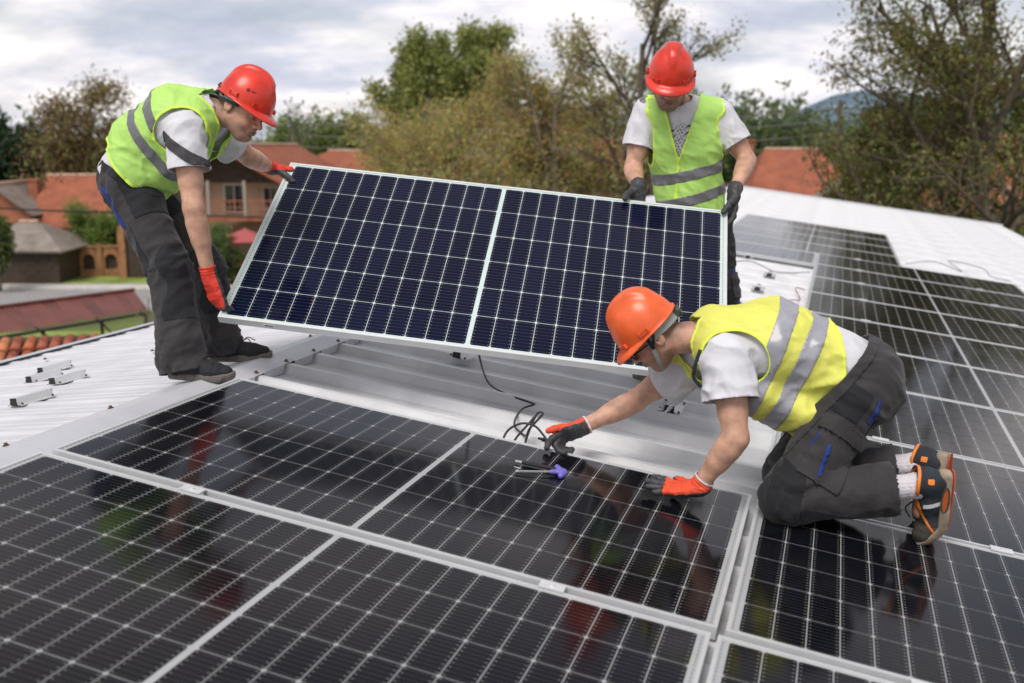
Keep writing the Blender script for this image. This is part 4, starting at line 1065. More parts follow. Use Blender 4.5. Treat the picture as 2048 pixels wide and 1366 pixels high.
def handprims(w, d, bk, th, curls, tcurl=(.35, .3), tdir=None, spread=.10, sc=1.0, inf=0.0):
    """w wrist, d finger direction, bk out of the back of the hand, th towards the thumb; curls: (index..little) x 3 joints"""
    d = unit(d); bk = unit(bk-d*(A(bk)@d)); s = np.cross(d, bk); s = s*(1 if s@A(th) > 0 else -1)
    out = [(ecap(w-d*.02, w+d*.030*sc, (.029+inf, .021+inf), (.034+inf, .017+inf), s), .02), (ecap(w+d*.030*sc, w+d*.082*sc, (.034+inf, .016+inf), (.036+inf, .0125+inf), s), .015)]
    tips = []
    L = [(.043, .026, .021), (.047, .029, .022), (.043, .027, .021), (.034, .020, .018)]; off = [.030, .010, -.010, -.028]; base = [.088, .092, .089, .082]
    for k in range(4):
        p = w+d*(base[k]-.012)*sc+s*off[k]*sc*.92; a = spread*(1.5-k)*.5; dd = d*math.cos(a)+s*math.sin(a); bb = bk; r0 = (.0098, .0100, .0095, .0083)[k]+inf
        for j in range(3):
            t = curls[k][j]; dd, bb = dd*math.cos(t)-bb*math.sin(t), bb*math.cos(t)+dd*math.sin(t)
            q = p+dd*L[k][j]*sc; r1 = r0*.93
            out.append((rc(p, q, r0, r1), .006 if j else .010)); p = q; r0 = r1
        tips.append(p)
    td = unit(tdir if tdir is not None else d*.62+s*.72-bk*.25); p = w+d*.022*sc+s*.024-bk*.006
    q = p+td*.042*sc; out.append((rc(p, q, .0165+inf, .0125+inf), .016))
    for j, l in enumerate((.034, .027)):
        td = unit(td+(d*.6-bk*.5-s*.35)*tcurl[j]); p = q; q = p+td*l*sc; out.append((rc(p, q, .0120+inf-.001*j, .0108+inf-.0015*j), .007))
    tips.append(q)
    return out, tips, s
class Person:
    def __init__(s, base, label, group=None):
        s.B = A(base, float); s.label = label; s.root = None
    def part(s, name, V, Fc, m, parent=None, cols=None, kind=None):
        me = meshdata(name, V-s.B, np.asarray(Fc), m, True)
        if cols is not None:
            ca = me.color_attributes.new('tone', 'FLOAT_COLOR', 'POINT'); ca.data.foreach_set('color', np.concatenate([cols, np.ones((len(cols), 1))], 1).ravel().astype(np.float32))
        o = link(name, me, parent if parent is not None else s.root, kind=kind)
        if s.root is None:
            s.root = o; o.location = s.B; tag(o, s.label, 'person')
        return o
    def mb(s, name, b, m, parent=None, smooth=False):
        b.V = [tuple(A(v)-s.B) for v in b.V]; return b.build(name, m, parent if parent is not None else s.root, smooth=smooth)
def fit_head(fwd, up):
    f = unit(fwd); u_ = unit(A(up)-f*(A(up)@f)); return np.stack([np.cross(f, u_), f, u_], 1)
# ---- helmet: dome with a raised V ridge, brim, side slots
def helmet(pr, c, R, m, dirt=False, sticker=False):
    def G(p): return c+np.asarray(p)@R.T
    na, npz = 96, 30; V = []
    def shell(inset):
        out = []
        for j in range(npz+1):
            ph = (j/npz)*math.pi/2
            for i in range(na):
                az = 2*math.pi*i/na; sx, cy = math.sin(az), math.cos(az)     # az 0 = front
                rx, ry, rz = .108-inset, (.123 if cy > 0 else .119)-inset, .135-inset
                e = math.cos(ph)**.86; x = rx*sx*e; y = ry*cy*e; z = rz*math.sin(ph)**1.02
                # flatten sides a little and raise the V ridge
                if inset == 0:
                    t = (y+.12)/.24                     # 0 back, 1 front
                    hw = .050*(1-t)+.006 if t < 1 else .006
                    hw = max(.008, .052-.050*max(0, t-.15))
                    a_ = abs(x)/hw; lift = .017*(1/(1+math.exp((a_-1)*16)))*min(1, max(0, (z-.055)/.03))*min(1, max(0, (.112-y)/.03))
                    z += lift; s_ = 1+lift*.3; 
                    gq = .004*math.exp(-((abs(x)-.085)/.018)**2)*min(1, z/.03)*(1 if z < .10 else 0)
                    x *= 1+gq*0
                out.append((x, y, z))
        return out
    outer = shell(0); inner = shell(.0035); n = len(outer)
    rings = []
    def brim(i, k):
        az = 2*math.pi*i/na; sx, cy = math.sin(az), math.cos(az); f = max(0, cy)**1.5
        rx, ry = .108, (.123 if cy > 0 else .119)
        out = .007+.038*f; q = A([rx*sx, ry*cy, 0]); nd = unit(A([sx/rx, cy/ry, 0]))
        t = (0, .35, .75, 1)[k]; return q+nd*out*t+A([0, 0, -.004-.020*f*t*t - .004*t+(.0015 if k < 3 else 0)])
    V = list(outer); Fc = []
    for j in range(npz):
        for i in range(na): Fc.append([j*na+i, j*na+(i+1) % na, (j+1)*na+(i+1) % na, (j+1)*na+i])
    b0 = len(V)
    for k in range(4):
        for i in range(na): V.append(tuple(brim(i, k)))
    for k in range(3):
        for i in range(na): Fc.append([b0+k*na+(i+1) % na, b0+k*na+i, b0+(k+1)*na+i, b0+(k+1)*na+(i+1) % na])
    for i in range(na): Fc.append([(i+1) % na, i, b0+i, b0+(i+1) % na])
    b1 = len(V)
    for k in range(3, -1, -1):
        for i in range(na):
            p = brim(i, k); V.append((p[0]*(.985 if k == 0 else 1), p[1]*(.985 if k == 0 else 1), p[2]-.0035))
    for k in range(3):
        for i in range(na): Fc.append([b1+k*na+(i+1) % na, b1+k*na+i, b1+(k+1)*na+i, b1+(k+1)*na+(i+1) % na])
    for i in range(na): Fc.append([b0+3*na+(i+1) % na, b0+3*na+i, b1+i, b1+(i+1) % na])
    i0 = len(V); V += inner
    for i in range(na): Fc.append([b1+3*na+(i+1) % na, b1+3*na+i, i0+i, i0+(i+1) % na])
    for j in range(npz):
        for i in range(na): Fc.append([i0+j*na+(i+1) % na, i0+j*na+i, i0+(j+1)*na+i, i0+(j+1)*na+(i+1) % na])
    V = G(A(V)); h = pr.part('helmet', V, A([f[::-1] for f in Fc]), m)
    bmx = bmesh.new(); bmx.from_mesh(h.data); bmesh.ops.remove_doubles(bmx, verts=bmx.verts, dist=.0004); bmesh.ops.recalc_face_normals(bmx, faces=bmx.faces); bmx.to_mesh(h.data); bmx.free()
    h.data.polygons.foreach_set('use_smooth', np.ones(len(h.data.polygons), bool))
    # accessory slots
    for sx in (-1, 1):
        for az, ln in ((38, .030), (88, .034)):
            a = rad(az)*sx; q = A([.108*math.sin(a), .123*math.cos(a), .014]); nd = unit(A([math.sin(a)/.108, math.cos(a)/.123, .1])); t = unit(np.cross([0, 0, 1], nd)); up_ = np.cross(nd, t)
            b = MB()
            for off in (-.5, .5): b.box(G(q+t*ln*off+nd*.003), (.005, .010, .018), R@np.stack([t, nd, up_], 1))
            b.box(G(q+nd*.006+up_*.006), (ln, .0035, .005), R@np.stack([t, nd, up_], 1)); b.box(G(q+nd*.002-up_*.003), (ln*.8, .006, .010), R@np.stack([t, nd, up_], 1))
            bevel(pr.mb('slot', b, m, h), .0012)
    if sticker:
        q = A([-.052, -.080, .080])*A([1 if sticker != 1 else -1, 1, 1]); nd = unit(q/A([.108, .119, .135])**2); t = unit(np.cross([0, 0, 1], nd)); up_ = np.cross(nd, t)
        pr.mb('sticker', MB().box(G(q*1.0+nd*.004), (.024, .0015, .024), R@np.stack([t, nd, up_], 1)), m_refl, h)
    if dirt:
        for q, r_ in ((A([.090, .045, .052]), .008), (A([.084, .062, .056]), .0045), (A([.079, .070, .058]), .004)):
            nd = unit(q/A([.108, .123, .135])**2); b = MB(); b.tube([G(q*(1/np.sqrt(((q/A([.108, .123, .135]))**2).sum()))+nd*.0005), G(q*(1/np.sqrt(((q/A([.108, .123, .135]))**2).sum()))+nd*.0022)], r_, 8)
            pr.mb('dirt_spot', b, mat('dark_red_smear', (.16, .012, .01), .7), h)
    return h
def ringband(pr, name, c, R, m, z0, z1, rx, ry, a0, a1, parent, t=.003, tilt=0., steps=40):
    """band round the head between azimuths a0..a1 (0 front, +90 the person's right)"""
    V = []; Fc = []
    for i in range(steps+1):
        a = rad(a0+(a1-a0)*i/steps); dz = tilt*math.cos(a)
        for (rr, z) in ((0, z0), (0, z1), (t, z1), (t, z0)): V.append(((rx+rr)*math.sin(a), (ry+rr)*math.cos(a), z+dz))
    for i in range(steps):
        for k in range(4): Fc.append([4*i+k, 4*i+(k+1) % 4, 4*(i+1)+(k+1) % 4, 4*(i+1)+k])
    Fc += [[3, 2, 1, 0], [4*steps, 4*steps+1, 4*steps+2, 4*steps+3]]
    b = MB(); b.V = [tuple(x) for x in c+A(V)@R.T]; b.F = Fc; return pr.mb(name, b, m, parent)
# ---------------------------------------------------------------- garments and bodies
def torsoprims(J, inf, kw=1.0, low=True):
    W = unit(J['shR']-J['shL']); Wh = unit(J['hipR']-J['hipL']); up = unit(J['neck']-J['pelv']); fw = np.cross(up, W)
    out = []
    if low: out.append((ecap(J['pelv']-up*.02, J['waist'], (.155+inf, .115+inf), (.138+inf, .108+inf), Wh), .04))
    out.append((ecap(J['waist'], J['chest'], (.138+inf, .108+inf), (.158+inf, .118+inf), W), .04))
    out.append((ecap(J['chest'], J['neck']-up*.06, (.158+inf, .118+inf), (.135+inf, .085+inf), W), .04))
    for s in ('L', 'R'):
        sh = J['sh'+s]; ins = sh+(J['neck']-sh)*.12; out.append((rc(J['neck']-up*.035, ins, .055+inf, .052+inf*.8), .035))
        out.append((rc(J['chest']+(sh-J['chest'])*.35, ins, .085+inf, .055+inf*.7), .03))
    return out
def bodyfield(J, R, hands):
    pr_ = torsoprims(J, -.006)
    for s in ('L', 'R'):
        a, b, c = J['sh'+s], J['el'+s], J['wr'+s]
        pr_ += [(rc(a, b, .054, .042), .03), (ell((a*.45+b*.55), (.046, .046, .075), fit_head(unit(b-a)+A([.01, .02, 0]), [0.1, .9, .3])[:, [0, 2, 1]]), .03) if 0 else (rc(a*.6+b*.4, a*.35+b*.65, .049, .047), .02),
                (rc(b, c, .041, .0265), .018), (rc(b*.80+c*.20, b*.55+c*.45, .044, .037), .02)]
        h, k, an = J['hip'+s], J['knee'+s], J['ank'+s]
        pr_ += [(rc(h, k, .088, .054), .04), (rc(k, an, .052, .034), .03), (rc(k*.75+an*.25, k*.5+an*.5, .058, .045), .02), (rc(an, J['toe'+s]*.6+an*.4, .034, .03), .02)]
        hp, tips, sd_ = handprims(J['wr'+s], *hands[s][:4], **hands[s][4]); pr_ += hp
    c = J['head']; up = unit(J['neck']-J['chest'])
    pr_ += [(rc(J['neck']-up*.03, c+R@A([0, -.022, -.045]), .060, .055), .025)]
    return union(pr_), union(headprims(c, R))
def tones(V, c, R, beard=.6, hairline=True, seed=1):
    q = (V-c)@R; t = np.ones((len(V), 3)); d = np.linalg.norm(q, axis=1); head = (d < .17) & (q[:, 2] > -.13)
    n = noise3(V*90, seed)
    st = np.clip(((-.036-q[:, 2])/.02), 0, 1)*np.clip((q[:, 1]+.02)/.03, 0, 1)*head*beard*(.75+.5*n)
    mus = np.exp(-((q[:, 2]+.052)/.006)**2)*(np.abs(q[:, 0]) < .03)*(q[:, 1] > .08)*beard*.9
    st = np.clip(np.maximum(st, mus), 0, 1)
    t = t*(1-st[:, None]*A([.62, .60, .56]))
    lip = np.exp(-((q[:, 2]+.0665)/.009)**2)*(np.abs(q[:, 0]) < .024)*(q[:, 1] > .088); t = t*(1-lip[:, None]*A([.18, .50, .42]))+0
    eb = np.exp(-((q[:, 2]-.018)/.006)**2)*(np.abs(np.abs(q[:, 0])-.034) < .021)*(q[:, 1] > .06); t = t*(1-eb[:, None]*.85)
    ey = np.exp(-((q[:, 2]+.010)/.0022)**2)*(np.abs(np.abs(q[:, 0])-.032) < .013)*(q[:, 1] > .075); t = t*(1-ey[:, None]*.8)
    ck = np.exp(-(((q[:, 2]+.03)/.03)**2+((np.abs(q[:, 0])-.045)/.02)**2))*(q[:, 1] > .02)*head; t = t*(1+ck[:, None]*A([.10, -.06, -.06]))
    nose = np.exp(-((q[:, 2]+.03)/.015)**2)*(np.abs(q[:, 0]) < .018)*(q[:, 1] > .095); t = t*(1+nose[:, None]*A([.06, -.12, -.1]))
    hl = head & (q[:, 2] > .055); t[hl] = A([.10, .08, .07])
    fade = np.clip((q[:, 2]+.075)/.05, 0, 1)*np.clip((-.02-q[:, 1])/.02, 0, 1)*head*(np.abs(q[:, 0]) < .075); t = t*(1-fade[:, None]*.62*(.7+.5*n[:, None]))
    return np.clip(t, .02, 1.3)
def arm_tone(V, t, J, seed=3):
    n = noise3(V*A([38, 38, 38]), seed)*.5+noise3(V*110, seed+1)*.5
    return t*(1-.10*(n[:, None]-.5)*A([.8, 1.2, 1.2]))
def scaled(d, f):
    return {k: v for k, v in d.items()}
def halfg(o, n): o = A(o); n = unit(n); return lambda V: (V-o)@n
def vmin(*a):
    r = a[0]
    for x in a[1:]: r = np.minimum(r, x)
    return r
def vest(pr, J, m, mt, mr, stripes, inf=.024, hem=0., drape=(), vdepth=.30, seed=0, tilt=(0, 0), foldax=None, hole=.092, alim=.3, cuts=()):
    W = unit(J['shR']-J['shL']); up = unit(J['neck']-J['pelv']); fw = unit(np.cross(up, W))
    f = union(torsoprims(J, inf)+list(drape)); lo, hi = bbox([J[k] for k in ('pelv', 'neck', 'shL', 'shR', 'waist')]+[J['waist']+fw*.1, J['pelv']+fw*.1], .24)
    V, Q = polygonise(f, lo, hi, .0075); V = smooth(V, Q, 2)
    d = V-J['pelv']; z = d@up; x = d@W; y = (V-J['chest'])@fw
    fa = foldax if foldax is not None else fw*.6+up*.5
    fd = folds(V, fa, 12, 3.2, seed)*.014+folds(V, unit(W+up*.4), 21, 5, seed+9)*.008
    V = push(V, Q, fd); Lt = (J['neck']-J['pelv'])@up
    g = z-(hem+tilt[0]*x+tilt[1]*y)+.006*np.sin(x*40)
    for s in ('L', 'R'):
        sh = J['sh'+s]; sg = 1 if s == 'R' else -1; c = sh+W*sg*.045-up*.012
        q = V-c; rr = np.sqrt((q@W/1.0)**2+(q@up/1.15)**2+(q@fw/1.0)**2); g = np.minimum(g, rr-hole)
        a = unit(J['el'+s]-sh); q = V-sh; al = q@a; g = np.minimum(g, np.where((al > 0) & (al < alim), np.linalg.norm(q-al[:, None]*a, axis=1)-hole*.92, 1))
    nb = J['neck']; q = V-nb; na_ = unit(J['head']-nb); rad_ = np.linalg.norm(q-(q@na_)[:, None]*na_, axis=1)
    g = np.minimum(g, np.where(q@na_ > -.07, rad_-.070, 1))
    xc = (V-J['neck'])@W; zv = (J['neck']-V)@up            # distance below the neck
    vg = np.where((y > -.02), np.abs(xc)-np.maximum(0, .078*(1-zv/vdepth)), 1); vg = np.where(zv < vdepth+.02, np.where(zv > vdepth, np.maximum(vg, zv-vdepth), vg), 1)
    g = np.minimum(g, vg)
    for cf in cuts: g = np.minimum(g, cf(V))
    V0 = V
    Vc, Fc = clip(V, Q, g); Vs, Fs = solid(Vc, Fc, .003)
    vo = pr.part('vest', Vs, Fs, m)
    for (s0, wd, tx, ty) in stripes:
        zz = z-tx*x-ty*y; g2 = np.minimum(g-.004, wd/2-np.abs(zz-s0))
        a, b = clip(V0, Q, g2); a = a+vnormals(a, b)*.0022
        if len(b): [pr.part('reflective_stripe', *solid(*q, .0015), mr, vo) for q in pieces(a, b, .1)]
    g3 = np.minimum(g, .010-g); a, b = clip(V0, Q, g3); a = a+vnormals(a, b)*.0015
    for a, b in pieces(a, b): a, b = solid(a, b, .004); pr.part('edge_binding', a, b, mt, vo)
    # zip down the front
    g4 = vmin(g-.003, np.where((y > .02) & (zv > vdepth-.01), .006-np.abs(xc), -1)); a, b = clip(V0, Q, g4)
    if len(b): a = a+vnormals(a, b)*.002; pr.part('zip', a, b, mt, vo)
    return vo, V0, Q, g, x, y, z
def tshirt(pr, J, m, inf=.010, sleeve=.62, hem=-.02, seed=0, slr=(.070, .072), drop=0.):
    W = unit(J['shR']-J['shL']); up = unit(J['neck']-J['pelv']); pm = torsoprims(J, inf); ends = []
    for s in ('L', 'R'):
        a, b = J['sh'+s], J['el'+s]; e = a+(b-a)*sleeve; ends.append((e, unit(b-a), a)); dn = A([0, 0, -drop])
        pm += [(rc(a, e+(b-a)*.12+dn, slr[0], slr[1]), .03)]
    lo, hi = bbox([J['pelv'], J['neck'], J['shL'], J['shR']]+[e[0] for e in ends], .2)
    V, Q = polygonise(union(pm), lo, hi, .007); V = smooth(V, Q, 1)
    fd = folds(V, unit(up+W*.2), 20, 6, seed)*.010
    for e, a, s0 in ends:
        d_ = np.linalg.norm(V-e, axis=1); fd += folds(V, unit(a+A([.1, .3, .5])), 28, 8, seed+4)*.016*np.clip(1-d_/.16, 0, 1)
    V = push(V, Q, fd); g = (V-J['pelv'])@up-hem
    for e, a, s0 in ends:
        q = V-e; al = q@a; r = np.linalg.norm(q-al[:, None]*a, axis=1); g = np.minimum(g, np.where((r < .105) & (al > -.05), -al, 1))
    na_ = unit(J['head']-J['neck']); q = V-J['neck']; r = np.linalg.norm(q-(q@na_)[:, None]*na_, axis=1); g = np.minimum(g, np.where(q@na_ > -.05, r-.064, 1))
    a, b = clip(V, Q, g); a, b = solid(a, b, .0025); o = pr.part('t_shirt', a, b, m)
    g3 = np.minimum(g, .012-g)
    for e, ax_, s0 in ends:
        pass
    a, b = clip(V, Q, np.where(np.linalg.norm(V-J['neck'], axis=1) < .14, g3, -1))
    if len(b): a = a+vnormals(a, b)*.0015; a, b = solid(a, b, .003); pr.part('collar', a, b, m, o)
    return o, V, Q, g
def trousers(pr, J, top, inf=.018, cuff=.05, thigh=(.108, .082), shank=(.078, .080), seed=0, waistinf=.0, extra=(), cufffold=.016, kneef=.010, hem_round=.6):
    Wh = unit(J['hipR']-J['hipL']); up = unit(J['waist']-J['pelv'])
    pm = [(ecap(J['pelv']-up*.02, J['waist'], (.165+inf+waistinf, .122+inf+waistinf), (.150+inf+waistinf, .120+inf+waistinf), Wh), .05)]
    for s in ('L', 'R'):
        h, k, a = J['hip'+s], J['knee'+s], J['ank'+s]; d = unit(a-k)
        pm += [(rc(h, k, *thigh), .05), (rc(k, a+d*.0, *shank), .03)]
    pm += list(extra)
    lo, hi = bbox([J[k] for k in ('hipL', 'hipR', 'pelv', 'waist', 'kneeL', 'kneeR', 'ankL', 'ankR')], .17)
    V, Q = polygonise(union(pm), lo, hi, .0075); V = smooth(V, Q, 1)
    fd = np.zeros(len(V)); segs = {}
    for s in ('L', 'R'):
        h, k, a = J['hip'+s], J['knee'+s], J['ank'+s]
        def near(p, q):
            ba = q-p; t = np.clip((V-p)@ba/(ba@ba), 0, 1); return np.linalg.norm(V-p-t[:, None]*ba, axis=1), t
        d1, t1 = near(h, k); d2, t2 = near(k, a); segs[s] = (d1, t1, d2, t2)
    on = {s: np.minimum(segs[s][0], segs[s][2]) for s in segs}
    for s, oth in (('L', 'R'), ('R', 'L')):
        d1, t1, d2, t2 = segs[s]; mine = on[s] < on[oth]; h, k, a = J['hip'+s], J['knee'+s], J['ank'+s]
        th = (d1 < d2) & mine; sh_ = (d1 >= d2) & mine
        side = unit(np.cross(unit(k-h), Wh)+Wh*.3)
        f1 = folds(V, side, 18, 4, seed)*(.010+.012*np.exp(-(t1/.2)**2)+kneef*np.exp(-((t1-1)/.15)**2))
        side2 = unit(np.cross(unit(a-k), Wh)*.8+Wh*.5+unit(a-k)*.35)
        f2 = folds(V, side2, 21, 5, seed+3)*(.009+kneef*np.exp(-(t2/.15)**2)+cufffold*np.clip((t2-.55)/.45, 0, 1))
        f2 += folds(V, unit(a-k), 12, 2, seed+8)*.007
        fd += np.where(th, f1, 0)+np.where(sh_, f2, 0)
    V = push(V, Q, fd); V = smooth(V, Q, 1, .4)
    g = top(V)
    for s, oth in (('L', 'R'), ('R', 'L')):
        k, a = J['knee'+s], J['ank'+s]; d = unit(a-k); q = V-a; al = q@d; r = np.linalg.norm(q-al[:, None]*d, axis=1)
        g = np.minimum(g, np.where((r < .13) & (al > -.1) & (on[s] < on[oth]+.03), cuff-al-.02+.0*r, 1))
    a, b = clip(V, Q, g); a, b = solid(a, b, .004); o = pr.part('trousers', a, b, m_tr)
    return o, V, Q, g, segs, on
def patch(pr, name, V, Q, g, m, parent, off=.0025, th=.002, seed=None):
    a, b = clip(V, Q, g)
    if len(b) < 3: return None
    if seed is None: a, b = biggest(a, b)
    a = a+vnormals(a, b)*off; a, b = solid(a, b, th+off*.8); return pr.part(name, a, b, m, parent)
def gloves(pr, J, hands, m, cufflen=.05, rubber=lambda q: q, whitecuff=False, zone=.0028):
    for s in ('L', 'R'):
        w_, (d, bk, th) = J['wr'+s], [A(x, float) for x in hands[s][:3]]
        kw = dict(hands[s][4]); hp, tips, sd_ = handprims(w_, d, bk, th, hands[s][3], inf=.0022, **kw)
        fa = unit(J['el'+s]-w_); d = unit(d); hp.append((rc(w_+fa*cufflen*1.3, w_, .0335, .0315), .012))
        lo, hi = bbox(tips+[w_, w_+fa*cufflen, w_+d*.1], .045); V, Q = polygonise(union(hp), lo, hi, zone)
        bk = unit(bk-d*(bk@d)); q = V-w_; al = q@fa; cf = np.clip(al/.03, 0, 1)
        fd = .0012*np.sin(al*520)*cf+(noise3(V*120, 4)-.5)*.0022+folds(V, sd_, 60, 20, 3)*.0022
        V = push(V, Q, fd); gc = cufflen-al
        a, b = clip(V, Q, gc); a, b = solid(a, b, .002); o = pr.part('glove', a, b, m)
        x = q@d; y = q@bk; z = q@sd_
        g = rubber(x, y, z)+.004*(noise3(V*60, 8)-.5)
        patch(pr, 'rubber_coating', V, Q, np.minimum(g, gc-.01), m_rub, o, .0012, .001)
        if whitecuff:
            patch(pr, 'cuff_hem', V, Q, np.minimum(gc, .006-gc), m_tee, o, .0018, .002)
def coat_default(x, y, z): return np.maximum(-(y-.004)-.0, (x-.105))      # palm side and finger tips
def shoe(pr, name, heel, fwd, up, L=.285, up_m=None, sole_m=None, toebend=0., wid=1.0, col=.035):
    """low shoe: heel = rear bottom point of the sole"""
    f = unit(fwd); u_ = unit(A(up, float)-f*(A(up, float)@f)); s = np.cross(f, u_); heel = A(heel, float)
    def bend(y, z):                         # bends the fore part upwards or downwards about the ball
        yb = .66*L
        if y <= yb or toebend == 0: return y, z
        a = toebend; dy = y-yb; return yb+dy*math.cos(a)-z*math.sin(a)*0, z+dy*math.sin(a)
    def G(x, y, z): y, z = bend(y, z); return heel+s*x+f*y+u_*z
    pm = [(rc(G(0, .045, .060), G(0, .115, .058), .036, .036), .03), (rc(G(0, .115, .056), G(.004, .195, .042), .038, .034), .03), (rc(G(.004, .19, .040), G(0, L-.036, .034), .036, .029), .03),
          (rc(G(-.012, .19, .034), G(-.016, L-.05, .030), .028, .026), .02), (rc(G(.016, .18, .034), G(.018, L-.07, .030), .028, .024), .02), (rc(G(0, .044, .075), G(0, .044, .104), col, col), .02), (rc(G(0, .04, .03), G(0, .12, .03), .030, .030), .02)]
    fld = union(pm); lo, hi = bbox([G(0, 0, 0), G(0, L, 0), G(0, .04, .12), G(0, L, .08)], .07); V, Q = polygonise(fld, lo, hi, .0045)
    q = V-heel; x, y, z = q@s, q@f, q@u_
    V = push(V, Q, folds(V, s, 40, 10, 5)*.0025*(y > .12)); a, b = clip(V, Q, np.minimum(z-(.014 if not toebend else -.5), .112-z-.0*y)); a, b = solid(a, b, .003); o = pr.part(name, a, b, up_m)
    # sole from an outline
    out = []
    for t in np.linspace(0, 2*math.pi, 40, endpoint=False):
        yy = L/2-(L/2)*math.cos(t)*1.0; ws = (.033+.012*math.sin(min(1, yy/L*1.25)*math.pi*.5)**2-.004*math.sin(yy/L*math.pi*2))*wid; e = abs(math.sin(t))**.55
        out.append((ws*e*(1 if math.sin(t) > 0 else -1)*1.05, yy))
    b = MB(); n = len(out); lv = [(0, .94), (.004, 1.0), (.016, 1.03), (.027, 1.02), (.031, .96)]
    V = []
    for (zz, sc_) in lv:
        for (x_, y_) in out:
            zt_ = zz*(1.25 if y_ < .09 else 1)+.010*max(0, (y_/L-.8)/.2)**2
            V.append(G(x_*sc_, L/2+(y_-L/2)*(sc_*.5+.5), zt_))
    Fc = [[k*n+i, k*n+(i+1) % n, (k+1)*n+(i+1) % n, (k+1)*n+i] for k in range(len(lv)-1) for i in range(n)]+[list(range(n))[::-1], list(range((len(lv)-1)*n, len(lv)*n))]
    b.add(V, Fc); so = pr.mb('sole', b, sole_m, o, smooth=False)
    return o, so, G, (heel, s, f, u_)
def strip(pr, name, pts, nrm, wd, th, m, parent):
    """flat ribbon along pts; nrm = outward direction"""
    b = MB(); pts = [A(p, float) for p in pts]; V = []
    for i, p in enumerate(pts):
        t = unit(pts[min(i+1, len(pts)-1)]-pts[max(i-1, 0)]); n = nrm[i] if isinstance(nrm, list) else nrm; n = unit(A(n, float)-t*(A(n, float)@t)); s = np.cross(t, n)
        V += [p-s*wd/2, p+s*wd/2, p+s*wd/2+n*th, p-s*wd/2+n*th]
    k = len(pts); Fc = [[4*i+j, 4*i+(j+1) % 4, 4*i+4+(j+1) % 4, 4*i+4+j] for i in range(k-1) for j in range(4)]+[[3, 2, 1, 0], [4*k-4, 4*k-3, 4*k-2, 4*k-1]]
    b.add(V, Fc); return pr.mb(name, b, m, parent, smooth=False)
def makebody(pr, J, R, hands, tone_kw, h=.0085):
    fb, fh = bodyfield(J, R, hands); c = J['head']
    def f(P):
        d = fb(P); x = P-c; m = np.flatnonzero(np.einsum('ij,ij->i', x, x) < .24**2)
        if len(m): d[m] = smin(d[m], fh(P[m]), .018)
        return d
    keys = [J[k] for k in J]; tips = []
    for s in ('L', 'R'): tips += handprims(J['wr'+s], *hands[s][:4], **hands[s][4])[1]
    lo, hi = bbox(keys+tips, .13)
    z = [(c-.125, c+.125, .0034)]
    for s in ('L', 'R'):
        tp = A(handprims(J['wr'+s], *hands[s][:4], **hands[s][4])[1]+[J['wr'+s]]); z.append((tp.min(0)-.02, tp.max(0)+.02, .006))
    V, Q = polygonise(f, lo, hi, h, z)
    t = arm_tone(V, tones(V, c, R, **tone_kw), J)
    return pr.part('person', V, Q, m_skin, cols=t), V, Q
def hair(pr, V, Q, c, R, z0=.055, back=.0, low=.012):
    q = (V-c)@R; x, y, z = q.T; r = np.linalg.norm(q, axis=1)
    line = np.where(y > .03, .045, np.where(y > -.012, .045-(.03-y)*1.2, low+.0*y)); line = np.where((y > -.035) & (y <= .03), np.maximum(line, .02), line)
    g = np.where(r < .16, z-line, -1); nn_ = folds(V, R[:, 2], 160, 25, 2)*.0025
    a, b = clip(push(V, Q, nn_), Q, g); a = a+vnormals(a, b)*np.clip(clipval(a, c, R), .001, .006)[:, None]
    return pr.part('hair', a, b, m_hair)
def clipval(a, c, R): q = (a-c)@R; return .0008+.05*np.clip(q[:, 2]-.012, 0, .05)
def joints(d): return {k: A(v, float) for k, v in d.items()}
STR = [(.15, .12, .08), (.14, .12, .08), (.16, .12, .08), (.2, .15, .1)]
GRIP = [(.75, .75, .5), (.8, .8, .5), (.85, .8, .5), (.9, .8, .5)]
HALF = [(.35, .45, .3), (.4, .5, .3), (.45, .5, .3), (.5, .5, .3)]
# ---------------------------------------------------------------- left standing man
J = joints(dict(hipL=[-1.64, 4.43, 6.80], hipR=[-1.615, 4.24, 6.81], pelv=[-1.635, 4.33, 6.875], waist=[-1.55, 4.31, 6.985], chest=[-1.405, 4.29, 7.095], neck=[-1.262, 4.27, 7.148], head=[-1.125, 4.235, 7.150],
    shR=[-1.335, 4.125, 7.055], elR=[-1.300, 4.06, 6.745], wrR=[-1.258, 4.085, 6.452], shL=[-1.30, 4.43, 7.07], elL=[-1.21, 4.63, 6.945], wrL=[-1.150, 4.825, 6.888],
    kneeR=[-1.435, 4.12, 6.485], ankR=[-1.375, 4.02, 6.105], kneeL=[-1.385, 4.42, 6.46], ankL=[-1.325, 4.42, 6.10], toeR=[-1.20, 3.99, 6.05], toeL=[-1.12, 4.50, 6.05]))
LFW, RFW = unit([.93, .10, .02]), unit([.96, -.12, 0])
Rh = fit_head([.80, -.30, -.47], [.5, .0, .85])
hands = {'R': ([.20, -.02, -.98], [-.55, -.80, -.05], [1, -.3, 0], [(.25, .45, .35), (.3, .5, .35), (.35, .5, .35), (.4, .5, .35)], dict(tcurl=(.1, .2), tdir=unit([.35, -.12, -.95]))),
         'L': ([.80, .42, -.05], [-.25, -.15, .95], [.2, -1, 0], [(.55, .8, .5), (.6, .8, .5), (.65, .8, .5), (.7, .8, .5)], dict(tcurl=(.25, .3), tdir=unit([.6, -.5, -.35])))}
man = Person([-1.35, 4.2, 6.03], 'man in a red helmet and green vest bending over the lifted panel\'s left end')
root, BV, BQ = makebody(man, J, Rh, hands, dict(beard=.45))
hair(man, BV, BQ, J['head'], Rh)
rimc = J['head']+Rh@A([0, -.004, .034]); h_ = helmet(man, rimc, Rh, m_hred, dirt=True)
